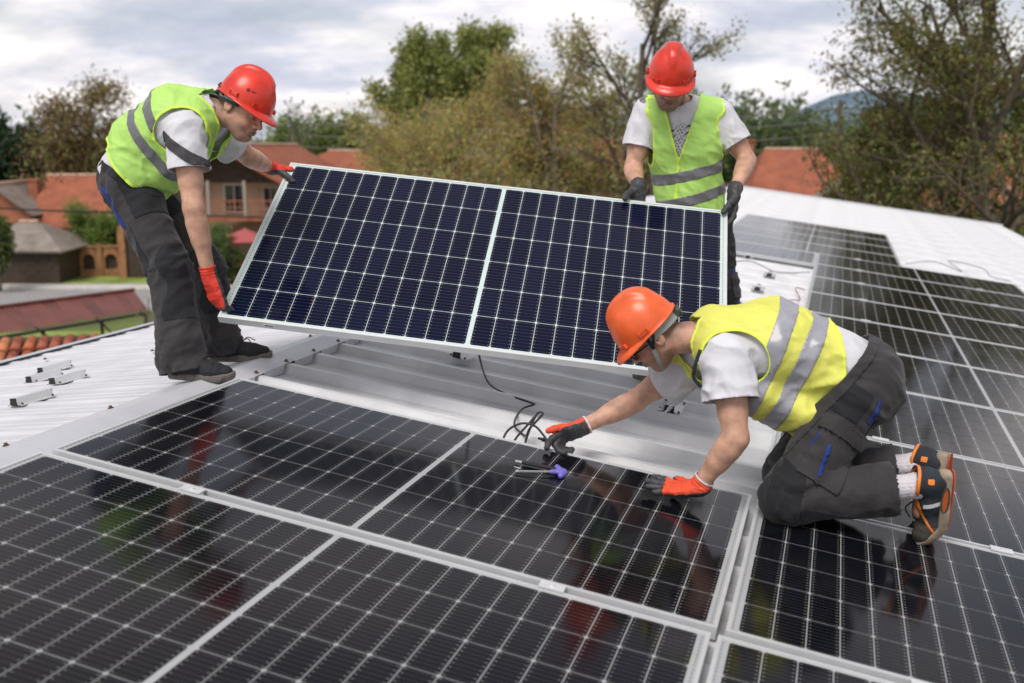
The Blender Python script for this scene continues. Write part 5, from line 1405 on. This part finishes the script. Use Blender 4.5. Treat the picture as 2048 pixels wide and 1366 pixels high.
ringband(man, 'headband', rimc, Rh, m_band, -.026, .012, .088, .108, 60, 300, h_, tilt=.010)
ringband(man, 'strap', rimc, Rh, m_strap, -.034, -.022, .091, .111, 70, 290, h_, tilt=.012)
b = MB(); nb_ = [rimc+Rh@A([.03*k, -.118+.004*abs(k), -.028]) for k in (-1, 0, 1)]; b.tube(nb_, .013, 8); man.mb('ratchet_knob', b, m_strap, h_, smooth=True)
b = MB(); b.tube([rimc+Rh@A([.085, -.05, -.02]), rimc+Rh@A([.07, -.10, .004]), rimc+Rh@A([.03, -.120, .012])], .004, 6); b.tube([rimc+Rh@A([.086, -.04, .0]), rimc+Rh@A([.06, -.11, -.03])], .004, 6); man.mb('harness', b, m_strap, h_)
ts = tshirt(man, J, m_tee, inf=.016, sleeve=.50, hem=-.06, seed=2, slr=(.078, .080), drop=.02)
Wm = unit(J['shR']-J['shL']); um = unit(J['neck']-J['pelv']); fm = unit(np.cross(um, Wm))
vo, VV, VQ, vg_, vx, vy, vz = vest(man, J, m_hv_g, m_hvt_g, m_ref, [(.20, .042, 0, -.10), (.29, .046, 0, -.16)], inf=.030, hem=.045, seed=3, tilt=(.0, .05), foldax=fm*.8+um*.35, vdepth=.26,
    drape=[(ecap(J['pelv']+um*.04, J['waist'], (.20, .155), (.175, .15), Wm), .04), (ecap(J['waist']+fm*.11+A([.0, 0, -.02]), J['chest']+fm*.10+A([.02, 0, -.02]), (.13, .06), (.14, .06), Wm), .05)], hole=.100)
# the vest's dark arm band crossing the sleeve
a0 = J['shR']; bc = A([-1.33, 4.03, 6.976]); bn = unit(A([.56, 0, .83])); ax_ = unit(J['elR']-a0); V_, Q_, g_ = ts[1], ts[2], ts[3]
gband = .021-np.abs((V_-bc)@bn); rr_a = np.linalg.norm((V_-a0)-((V_-a0)@ax_)[:, None]*ax_, axis=1)
patch(man, 'dark_band', V_, Q_, vmin(gband, .135-np.linalg.norm(V_-bc, axis=1), (V_-a0)@A([0, -1, 0])+.01, g_-.002), mat('band_charcoal', (.05, .048, .052), .7), ts[0], .004, .002)
tr = trousers(man, J, halfg(A([-1.70, 4.3, 6.925]), unit(A([-.45, 0, -.9]))), inf=.002, cuff=.055, thigh=(.106, .083), shank=(.082, .085), seed=5, cufffold=.024, kneef=.014, waistinf=.004)
to, TV, TQ, tg, segs, on = tr
upp = unit(J['waist']-J['pelv'])
for s in ('R', 'L'):
    d1, t1, d2, t2 = segs[s]; o_ = 'L' if s == 'R' else 'R'; mine = np.where(on[s] < on[o_], .01, -.01)
    k, a_ = J['knee'+s], J['ank'+s]; xx = (TV-(k+(a_-k)*np.clip(t2, 0, 1)[:, None]))@A([1, 0, 0])+.02*np.sin((TV-k)@A([0, 0, 1])*30)
    patch(man, 'knee_patch', TV, TQ, vmin(mine, (d1-d2)+.03, (.55-t2)*.3, xx+.012, tg-.01), m_trb, to, .0022)
    hxx = (TV-(J['hip'+s]+(k-J['hip'+s])*np.clip(t1, 0, 1)[:, None]))@A([1, 0, .25])
    patch(man, 'front_panel', TV, TQ, vmin(mine, (d2-d1), (.42-t1)*.3, hxx+.01, tg-.012), m_trb, to, .0022)
    patch(man, 'rear_panel', TV, TQ, vmin(mine, (d2-d1), (t1-.45)*.3, -hxx-.045, tg-.01), m_trb, to, .0022)
    side = A([0, -1, 0]) if s == 'R' else A([0, 1, 0]); yy = (TV-J['hip'+s])@side
    zz = (TV-J['hip'+s])@A([0, 0, 1])
    patch(man, 'blue_gusset', TV, TQ, vmin(yy+.03, -hxx-.055+.0*zz, (zz+.15), (.02-zz), mine, .010-np.abs(hxx+.082), tg-.012), m_blue, to, .003)
patch(man, 'waistband', TV, TQ, vmin(tg-.0, .030-tg), m_trb, to, .003)
V_ = man.mb('belt_tag', MB().box(at_tag := A([-1.56, 4.185, 6.86]), (.030, .004, .022)), m_tee, to)
gloves(man, J, hands, m_gred, cufflen=.055, rubber=lambda x, y, z: np.maximum(-(y+.002), x-.135))
for s, fw in (('R', RFW), ('L', LFW)):
    hl = J['ank'+s]-fw*.062-A([0, 0, .062+(.006 if s == 'L' else 0)]); n_r = nl if s == 'R' else nl
    shoe(man, 'shoe', hl, fw*1.0+A([0, 0, -.02]), [0, 0, 1], .285, m_shoeb, m_solek)
    b = MB()
    for k in range(6):
        for sg in (-1, 1):
            fy = .03+.042*k; sdv = np.cross(unit(fw), A([0, 0, 1])); b.tube([hl+fw*fy+sdv*sg*.044+A([0, 0, .008]), hl+fw*(fy+.02)+sdv*sg*.0455+A([0, 0, .022])], .004, 6)
    man.mb('sole_lugs', b, m_solek)['kind'] = 'stuff'
    lb = MB(); p0 = hl+fw*.155+A([0, 0, .088]); lb.tube(spline([p0, p0+fw*.03+A([0, -.02, .012]), p0+fw*.05+A([0, -.035, -.012])], 6), .0022, 6); lb.tube(spline([p0, p0+fw*.02+A([0, .02, .012]), p0+fw*.05+A([0, .03, -.006])], 6), .0022, 6); man.mb('lace', lb, m_strap)

# ---------------------------------------------------------------- right standing man
J = joints(dict(pelv=[.900, 4.97, 6.63], hipR=[.815, 4.96, 6.58], hipL=[.995, 4.98, 6.58], waist=[.882, 4.98, 6.77], chest=[.852, 4.97, 7.005], neck=[.818, 4.91, 7.195], head=[.745, 4.80, 7.295],
    shR=[.660, 4.98, 7.150], elR=[.595, 4.93, 6.885], wrR=[.605, 4.765, 6.802], shL=[1.015, 4.94, 7.140], elL=[1.148, 4.90, 6.925], wrL=[1.045, 4.69, 6.785],
    kneeL=[1.062, 4.93, 6.205], kneeR=[.86, 4.93, 6.205], ankL=RF(1.80, 1.72, .018), ankR=RF(1.525, 1.575, .018), toeL=RF(1.80, 1.60, -.03), toeR=RF(1.46, 1.46, -.02)))
Rh = fit_head([-.13, -.87, -.47], [0, -.5, .85])
hands = {'R': ([-.12, -.22, -.96], [.15, .97, .2], [-1, 0, 0], [(.35, .5, .3), (.4, .5, .3), (.4, .5, .3), (.45, .5, .3)], dict(tcurl=(.3, .4), tdir=unit([-.55, -.72, -.20]))),
         'L': ([-.10, -.10, -.98], [.92, .35, .0], [-.3, -1, 0], [(.2, .35, .3), (.2, .35, .3), (.25, .4, .3), (.3, .4, .3)], dict(tcurl=(.15, .2), tdir=unit([-.62, -.50, -.72])))}
man = Person(RF(1.7, 1.66, -.06), 'man in a red helmet and green vest standing behind the lifted panel\'s right end')
root, BV, BQ = makebody(man, J, Rh, hands, dict(beard=.75))
hair(man, BV, BQ, J['head'], Rh)
rimc = J['head']+Rh@A([0, -.004, .030]); h_ = helmet(man, rimc, Rh, m_hred)
ringband(man, 'headband', rimc, Rh, m_strap, -.026, .012, .088, .108, 60, 300, h_, tilt=.010)
b = MB(); nb_ = [rimc+Rh@A([.03*k, -.118+.004*abs(k), -.028]) for k in (-1, 0, 1)]; b.tube(nb_, .013, 8); man.mb('ratchet_knob', b, m_strap, h_, smooth=True)
ts = tshirt(man, J, m_tee, inf=.012, sleeve=.62, hem=-.06, seed=12, slr=(.074, .072))
Wm = unit(J['shR']-J['shL']); um = unit(J['neck']-J['pelv']); fm = unit(np.cross(um, Wm))
# dark line drawing printed on the shirt front
V_, Q_, g_ = ts[1], ts[2], ts[3]; q = V_-J['neck']; xx, zz, yy = q@Wm, q@um, (V_-J['chest'])@fm
ink = .48-np.abs(np.sin((xx*.8+zz*1.1)*95+3*np.sin(xx*55)))+.25*(noise3(V_*60, 3)-.5)
patch(man, 'shirt_print', V_, Q_, vmin(ink*.01, yy-.02, .052-np.abs(xx), zz+.27, -.085-zz), mat('print_grey', (.13, .13, .15), .8), ts[0], .0012, .0005, 1)
vo, VV, VQ, vg_, vx, vy, vz = vest(man, J, m_hv_g, m_hvt_g, m_ref, [(.245, .052, -.10, 0), (.125, .050, -.14, 0)], inf=.022, hem=.02, seed=13, vdepth=.25, foldax=um*.8+Wm*.5, hole=.092)
vgm = vmin(vg_-.002, .004-np.abs(vx-.085), vz-.24, .40-vz, vy); patch(man, 'pocket_edge', VV, VQ, vgm, m_hvt_g, vo, .002, .001)
vgm = vmin(vg_-.002, .004-np.abs(vz-.235), -vx-.02, vx+.125, vy); patch(man, 'pocket_edge', VV, VQ, vgm, m_hvt_g, vo, .002, .001)
# dark piece of overall strap showing at his right shoulder
patch(man, 'dark_patch', V_, Q_, vmin(.045-np.linalg.norm(V_-(J['shR']+A([-.005, -.02, .04])), axis=1), g_-.002), m_ref, ts[0], .002, .001)
tr = trousers(man, J, halfg(J['pelv']+A([0, 0, .02]), [0, 0, -1]), inf=.010, cuff=.055, thigh=(.108, .086), shank=(.086, .084), seed=15, cufffold=.02)
to, TV, TQ, tg, segs, on = tr
for s in ('R', 'L'):
    d1, t1, d2, t2 = segs[s]; o_ = 'L' if s == 'R' else 'R'; mine = np.where(on[s] < on[o_], .01, -.01); k, a_ = J['knee'+s], J['ank'+s]
    patch(man, 'knee_patch', TV, TQ, vmin(mine, (d1-d2)+.03, (.55-t2)*.3, -((TV-k)[:, 1])+.03, tg-.01), m_trb, to, .0022)
    patch(man, 'thigh_panel', TV, TQ, vmin(mine, (d2-d1), (.52-t1)*.3, tg-.02), m_trb, to, .0022)
    sx_ = 1 if s == 'L' else -1; hx = (TV-(J['hip'+s]+(k-J['hip'+s])*np.clip(t1, 0, 1)[:, None]))
    patch(man, 'blue_gusset', TV, TQ, vmin(mine, (d2-d1)+.01, (t1-.55)*.3, .014-np.abs(hx[:, 1]+.055), hx[:, 0]*sx_, tg-.01), m_blue, to, .003)
    patch(man, 'cargo_pocket', TV, TQ, vmin(mine, (t1-.60)*.35, (.93-t1)*.35, (hx[:, 0]*sx_)-.045, (d2-d1), tg-.01), m_tr, to, .009)
gloves(man, J, hands, mat('glove_grey', (.085, .075, .075), .7, bump=.35, bscale=120), cufflen=.045, rubber=lambda x, y, z: np.maximum(-(y-.002), x-.09))
for s in ('R', 'L'):
    fw = unit(-vv+uu*(.1 if s == 'L' else -.6)); hl = J['ank'+s]-fw*.06-nn*.062; shoe(man, 'shoe', hl, fw, nn, .285, m_shoeb, m_solek)

# ---------------------------------------------------------------- kneeling man
J = joints(dict(pelv=[1.185, 3.31, 6.208], hipL=[1.160, 3.220, 6.188], hipR=[1.205, 3.41, 6.188], waist=[1.075, 3.34, 6.262], chest=[.880, 3.36, 6.318], neck=[.672, 3.40, 6.345], head=[.500, 3.45, 6.342],
    shL=[.715, 3.215, 6.300], elL=[.735, 3.12, 6.055], wrL=RF(1.935, -.232, .066), shR=[.675, 3.565, 6.225], elR=[.475, 3.68, 6.035], wrR=[.252, 3.625, 5.938],
    kneeL=RF(2.235, -.165, .078), ankL=RF(2.640, -.105, .205), kneeR=RF(2.225, .055, .078), ankR=RF(2.65, .100, .215), toeL=RF(2.655, -.06, .04), toeR=RF(2.67, .14, .04)))
Rh = fit_head([-.70, .12, -.70], [-.68, 0, .72])
FLAT = [(-.26, .05, .06), (-.28, .05, .06), (-.27, .05, .06), (-.24, .06, .06)]
hands = {'L': (-uu*.95+vv*.06-nn*.30, nn*.95-uu*.3-vv*.15, vv, FLAT, dict(spread=.42, tcurl=(.0, .05), tdir=unit(-uu*.62+vv*.76-nn*.16))),
         'R': (unit(A([-.86, -.30, -.32])), unit(A([-.25, .82, .52])), [-.3, -.2, .9], [(.25, .35, .25), (.75, .85, .5), (1.0, .95, .6), (1.1, 1.0, .6)], dict(tcurl=(.25, .3), tdir=unit([-.92, -.25, .15])))}
man = Person(RF(2.35, -.05, 0), 'man in an orange helmet and yellow vest kneeling on the fixed panels', )
root, BV, BQ = makebody(man, J, Rh, hands, dict(beard=.35, seed=3))
hair(man, BV, BQ, J['head'], Rh)
c0 = J['head']; rimc = c0+Rh@A([0, -.002, .036]); h_ = helmet(man, rimc, Rh, m_hor, sticker=1)
ringband(man, 'headband', rimc, Rh, m_band, -.034, -.006, .089, .109, 75, 285, h_, tilt=.012, t=.004)
ringband(man, 'sweat_band', rimc, Rh, m_strap, -.012, .012, .086, .106, 0, 360, h_, t=.004)
b = MB(); b.tube([rimc+Rh@A([0, -.112, -.034]), rimc+Rh@A([0, -.128, -.038])], .022, 14); b.tube([rimc+Rh@A([-.03, -.108, -.031]), rimc+Rh@A([.03, -.108, -.031])], .016, 8); man.mb('ratchet_knob', b, mat('ratchet_grey', (.06, .065, .06), .35), h_, smooth=False)
# chin strap from the temple, in front of the ear, under the jaw
for sx in (-1, 1):
    H = lambda x, y, z: c0+Rh@A([x*sx, y, z])
    pts = spline([H(.088, .012, .03), H(.086, .020, -.01), H(.079, .034, -.055), H(.062, .050, -.092), H(.030, .058, -.116), H(0, .060, -.121)], 8)
    strip(man, 'chin_strap', pts, [unit(p-(c0+Rh@A([0, .01, -.03]))) for p in pts], .015, .003, m_band if sx else m_strap, h_)
    pts = spline([H(.092, .008, .04), H(.089, .016, .0), H(.086, .020, -.022)], 6)
    strip(man, 'strap', pts, [unit(p-c0) for p in pts], .013, .005, m_strap, h_)
    pts = spline([H(.094, -.02, .03), H(.096, -.002, .005), H(.088, .020, -.015)], 6)
    strip(man, 'strap', pts, [unit(p-c0) for p in pts], .010, .004, m_strap, h_)
# glasses
gb = MB(); fr_ = []
for sx in (-1, 1):
    P_ = [c0+Rh@A([sx*(.033+.029*math.cos(t)), .101-.010*math.cos(t)*1.0, -.006+.019*math.sin(t)]) for t in np.linspace(0, 2*math.pi, 22)]; gb.tube(P_, .0026, 6, cap=False)
    gb.tube([c0+Rh@A([sx*.062, .092, .002]), c0+Rh@A([sx*.080, .060, .003]), c0+Rh@A([sx*.086, .0, .001]), c0+Rh@A([sx*.084, -.01, -.012])], .0030, 6)
gb.tube([c0+Rh@A([-.006, .105, -.002]), c0+Rh@A([.006, .105, -.002])], .0028, 6)
gl = man.mb('glasses', gb, m_strap)
lb = MB()
for sx in (-1, 1):
    P_ = [c0+Rh@A([sx*(.033+.028*math.cos(t)), .100-.010*math.cos(t), -.006+.018*math.sin(t)]) for t in np.linspace(0, 2*math.pi, 20, endpoint=False)]; lb.add(P_, [list(range(20))])
man.mb('lens', lb, mat('dark_lens', (.02, .02, .022), .1, coat=1), gl)
ts = tshirt(man, J, m_tee, inf=.014, sleeve=.52, hem=-.03, seed=22, slr=(.086, .090), drop=.012)
Wm = unit(J['shR']-J['shL']); um = unit(J['neck']-J['pelv']); fm = unit(np.cross(um, Wm))
vo, VV, VQ, vg_, vx, vy, vz = vest(man, J, m_hv_y, m_hvt_y, m_refl, [(.315, .060, 0, .10), (.205, .058, 0, .14)], inf=.034, hem=.088, seed=23, tilt=(.0, -.40), foldax=Wm*.8+um*.3+fm*.3, vdepth=.40, hole=.100, alim=.13,
    drape=[(ecap(J['waist']+fm*.15+A([-.02, 0, -.04]), J['chest']+fm*.15+A([.0, 0, -.03]), (.15, .08), (.12, .07), Wm), .06), (ecap(J['chest']+fm*.17, J['neck']-um*.07+fm*.12, (.13, .05), (.11, .04), Wm), .05)])
# dark band of the shirt inside the arm opening
pts = spline([J['shL']+A([-.100, -.06, .045]), J['shL']+A([-.112, -.055, .0]), J['shL']+A([-.115, -.04, -.05]), J['shL']+A([-.09, -.04, -.085])], 8)
strip(man, 'dark_strap', pts, A([-.3, -1, .1]), .012, .004, m_navy, vo)
wa = unit(J['waist']-J['pelv'])
tr = trousers(man, J, halfg(J['waist']-wa*.055, unit(-wa+A([.0, 0, -.30]))), inf=.002, cuff=-.085, thigh=(.098, .088), shank=(.074, .086), seed=25, cufffold=.010, kneef=.012, waistinf=.014,
    extra=[(ell(J['pelv']+A([.0, 0, .0]), (.115, .155, .12)), .05)])
to, TV, TQ, tg, segs, on = tr
for s in ('R', 'L'):
    d1, t1, d2, t2 = segs[s]; o_ = 'L' if s == 'R' else 'R'; mine = np.where(on[s] < on[o_], .01, -.01); k, a_, h0 = J['knee'+s], J['ank'+s], J['hip'+s]
    low_ = -((TV-k)@nn)
    patch(man, 'knee_patch', TV, TQ, vmin(mine, .135-np.linalg.norm(TV-(k-uu*.03), axis=1), -(TV-k)@uu+.035, tg-.01), m_trb, to, .0025)
    patch(man, 'shin_panel', TV, TQ, vmin(mine, d1-d2+.01, low_-.0, (t2-.05), tg-.01), m_trb, to, .0025)
    sd_ = A([0, -1, 0]) if s == 'L' else A([0, 1, 0]); ta_ = unit(k-h0); q = TV-(h0*.5+k*.5); al = q@ta_; bt = unit(np.cross(ta_, sd_)); be = q@bt
    # cargo pocket, flap and blue trim on the outside of the thigh
    side = (q@sd_)-.02
    pk = vmin(mine, side, .085-np.abs(al-.045), .070-np.abs(be+.005), tg-.02)
    po = patch(man, 'cargo_pocket', TV, TQ, pk, m_tr, to, .008)
    patch(man, 'pocket_piping', TV, TQ, vmin(mine, side, pk+.0015, .0025-pk, .020+al), m_blue, to, .0095)
    patch(man, 'pocket_flap', TV, TQ, vmin(mine, side, .026-np.abs(al+.062), .082-np.abs(be+.005), tg-.02), m_tr, to, .014, .003)
    patch(man, 'blue_pleat', TV, TQ, vmin(mine, side, .006-np.abs(be-.012+.25*(al-.06)), .055-np.abs(al-.055)), m_blue, to, .010)
    patch(man, 'blue_gusset', TV, TQ, vmin(mine, side-.0, .007-np.abs(be+.045+.2*(al+.17)), .040-np.abs(al+.165)), m_blue, to, .004)
    patch(man, 'hip_panel', TV, TQ, vmin(mine, side-.02, .055-np.abs(al+.155), .055-np.abs(be-.045), tg-.02), m_trb, to, .0025)
    patch(man, 'seat_panel', TV, TQ, vmin(mine, side-.0, .055-np.abs(al+.10), -.075-be+.0, tg-.02), m_trb, to, .0025)
patch(man, 'waistband', TV, TQ, vmin(tg-.0, .034-tg), m_tr, to, .004)
gloves(man, J, hands, m_gor, cufflen=.042, rubber=lambda x, y, z: np.maximum(-(y+.004), x-.112), whitecuff=True)
# sneakers: toes on the glass, soles facing back
for s in ('L', 'R'):
    ank = J['ank'+s]; fw = unit(-nn*.985+uu*.10+vv*(.16 if s == 'L' else .10)); upv = -uu+vv*(-.15 if s == 'L' else .3); upv = unit(upv-fw*(upv@fw))
    heel = ank-fw*.055-upv*.075
    L = .285; sd_ = heel@nn-(RF(0, 0, .0)@nn); 
    sh, so, G, (hh, sx, f_, u_) = shoe(man, 'sneaker', heel, fw, upv, L, m_navy, m_soleb, toebend=.55, wid=1.08, col=.050)
    out = -1 if s == 'L' else 1
    # toe cap, collar trim, side stripe, heel tab, sole window
    V_ = A([v.co for v in sh.data.vertices])+man.B; F_ = A([list(p.vertices) for p in sh.data.polygons if len(p.vertices) == 3]); q = V_-hh; yy = q@f_; zz = q@u_; xx = q@sx
    def sp_(name, g, m, off=.0018):
        a, b = clip(V_, F_, g)
        if len(b) > 2: a = a+vnormals(a, b)*off; return man.part(name, a, b, m, sh)
    sp_('toe_cap', vmin(yy-.185, zz-.0), m_toe)
    sp_('collar_trim', .0045-np.abs(zz-.108+.25*(yy-.04)**2*10), m_orn, .003)
    for sg in (-1, 1):
        sp_('side_stripe', vmin(xx*sg-.01, .007-np.abs(yy-.105-.35*(zz-.05)), zz-.026, .082-zz), m_stripe)
        sp_('heel_tab', vmin(xx*sg-.012, .008-np.abs(yy-.022), .010-np.abs(zz-.070)), m_orn)
        for k in range(3): sp_('eyelet', .005-np.linalg.norm(q-(f_*(.115+.022*k)+u_*(.088-.012*k)+sx*sg*.026), axis=1), m_orn, .003)
    lb = MB()
    for k in range(4):
        p = hh+f_*(.112+.020*k)+u_*(.100-.011*k); lb.tube([p-sx*.024-u_*.008, p+u_*.003, p+sx*.024-u_*.008], .003, 6)
    lb.tube(spline([hh+f_*.115+u_*.104, hh+f_*.15+u_*.125+sx*.01, hh+f_*.19+u_*.105+sx*.02], 6), .0025, 6); man.mb('lace', lb, m_navy, sh)
    for sg in (-1, 1):
        wb = MB(); c_ = hh+f_*.085+u_*.020+sx*sg*.0435; P_ = [c_+f_*.045*math.cos(t)+u_*.011*math.sin(t) for t in np.linspace(0, 2*math.pi, 18, endpoint=False)]
        wb.tube(P_+[P_[0]], .003, 6, cap=False); man.mb('sole_window', wb, m_toe, so)
        wb = MB(); wb.add([p+sx*sg*.001 for p in P_], [list(range(18))]); man.mb('window_gel', wb, mat('gel_orange', (.50, .11, .03), .4), so)
    ob = MB(); n_ = 26; oo = [G((.040+.004*math.sin(t*1.0))*math.copysign(abs(math.sin(t))**.55, math.sin(t)), L/2-L/2*math.cos(t)*1.01, -.002) for t in np.linspace(0, 2*math.pi, 40, endpoint=False)]
    ob.add(oo+[p-u_*.004 for p in oo], [list(range(40)), list(range(40, 80))]+[[i, (i+1) % 40, 40+(i+1) % 40, 40+i] for i in range(40)]); man.mb('outsole', ob, mat('outsole_red', (.50, .07, .03), .7, var=.3, scale=30), so)
    # sock
    fs = union([(rc(heel+fw*.055+upv*.06, ank-fw*.0+(J['knee'+s]-ank)*.05, .030, .038), .02), (rc(ank, ank+(J['knee'+s]-ank)*.30, .039, .041), .02)])
    lo, hi = bbox([heel, ank, ank+(J['knee'+s]-ank)*.3, heel+fw*.14], .08); V, Q = polygonise(fs, lo, hi, .005); ax_ = unit(J['knee'+s]-ank)
    side_ = unit(np.cross(ax_, vv)); ang = np.arctan2((V-ank)@vv, (V-ank)@side_); V = push(V, Q, .0014*np.sin(ang*26))
    a, b = clip(V, Q, vmin(.105-(V-ank)@ax_)); a, b = solid(a, b, .002); man.part('sock', a, b, m_sock)
# ---------------------------------------------------------------- cable, hex keys and small things on the roof
def cable(label, pts, r=.0045, m=m_wire, n=12, group=None):
    b = MB().tube(spline(pts, n), r, 8); o = b.build('cable', m, smooth=True); tag(o, label, 'cable', group); return o
c1 = [LPt(1.10, .985, -.045), RF(.70, .99, .03), RF(.80, .86, -.050), RF(.92, .74, -.052), RF(1.075, .66, -.046), RF(1.10, .64, -.045), RF(1.075, .56, -.048), RF(1.09, .42, -.045), RF(1.12, .30, -.045), RF(1.17, .22, -.040), RF(1.21, .17, -.03), RF(1.235, .12, .02), RF(1.26, .19, .065), RF(1.225, .23, .045), RF(1.225, .13, -.02), RF(1.24, .06, -.05)]
cable('black cable hanging from the lifted panel and curling down to the fixed panel', c1, .0048)
cable('black cable loop rising between the knot and the gloved hand', [RF(1.15, .03, -.05), RF(1.155, .09, .0), RF(1.195, .13, .028), RF(1.25, .13, .030), RF(1.30, .09, .015), RF(1.325, .055, .010)], .0045)
cable('short black cable end standing up in the knot', [RF(1.19, .02, -.05), RF(1.20, .08, -.01), RF(1.225, .14, .035), RF(1.235, .16, .055)], .0045)
r = empty('cable_connector', RF(1.335, .045, .012)); tag(r, 'black plug connector held by the gloved fingers at the panel edge', 'connector')
M3 = np.stack([unit(uu+vv*-.15), unit(np.cross(nn, uu+vv*-.15)), nn], 1)
b = MB(); b.box((0, 0, 0), (.055, .014, .014), M3); b.box(M3@A([-.035, 0, 0]), (.02, .009, .009), M3); bevel(b.build('plug', m_strap, r), .002)
b = MB(); b.box(M3@A([.035, 0, 0]), (.018, .018, .018), M3); bevel(b.build('nut', m_navy, r), .003)
# ball ended hex key with purple T handle
m_pur = mat('purple_plastic', (.17, .14, .56), .38, coat=.2); m_steel2 = mat('tool_steel', (.62, .62, .63), .25, metal=.9)
r = empty('hex_key', RF(1.40, -.22, .0)); tag(r, 'steel hex key with a purple T handle lying on the solar panel', 'hand tool')
def rl(a, b_, c): return RF(a, b_, c)-RF(1.40, -.22, .0)
hd, tp = A([1.445, -.255, .012]), A([1.325, -.325, .008])
dk = unit(tp-hd); pk = unit(np.cross(dk, [0, 0, 1]))
b = MB(); b.tube([rl(*hd), rl(*(hd*.2+tp*.8)), rl(*tp)], [.0042, .0042, .0042], 6); b.tube([rl(*(tp-dk*.008)), rl(*(tp)), rl(*(tp+dk*.004))], [.0058, .0062, .003], 8); b.build('shaft', m_steel2, r)
fz = union([(rc(hd+dk*.012, hd-dk*.020, .0085, .0105), .01), (rc(hd-dk*.020+pk*.046, hd-dk*.028-pk*.010, .0095, .0135), .01), (rc(hd-dk*.028-pk*.010, hd-dk*.012-pk*.036, .0135, .010), .01), (rc(hd-dk*.026-pk*.006+A([0, 0, -.03]), hd-dk*.026-pk*.006+A([0, 0, .03]), .0045, .0045), .003, -1)])
lo, hi = bbox([hd-dk*.03+pk*.06, hd-dk*.03-pk*.06, hd+dk*.02], .03); V, Q = polygonise(fz, lo, hi, .0022)
V = V[:, :1]*uu+V[:, 1:2]*vv+V[:, 2:]*nn+O-RF(1.40, -.22, .0); link('handle', meshdata('handle', V, Q, m_pur, True), r)
r = empty('marker_pen', RF(1.36, -.20, 0)); tag(r, 'black pen shaped tool with a steel tip beside the purple handled key', 'hand tool')
def r2(a, b_, c): return RF(a, b_, c)-RF(1.36, -.20, 0)
b = MB(); b.tube([r2(1.315, -.225, .008), r2(1.44, -.215, .008), r2(1.465, -.213, .007)], [.0075, .0075, .005], 8); b.build('body', m_strap, r)
b = MB(); b.tube([r2(1.290, -.227, .007), r2(1.315, -.225, .008)], [.0045, .0055], 8); b.build('tip', m_steel2, r)
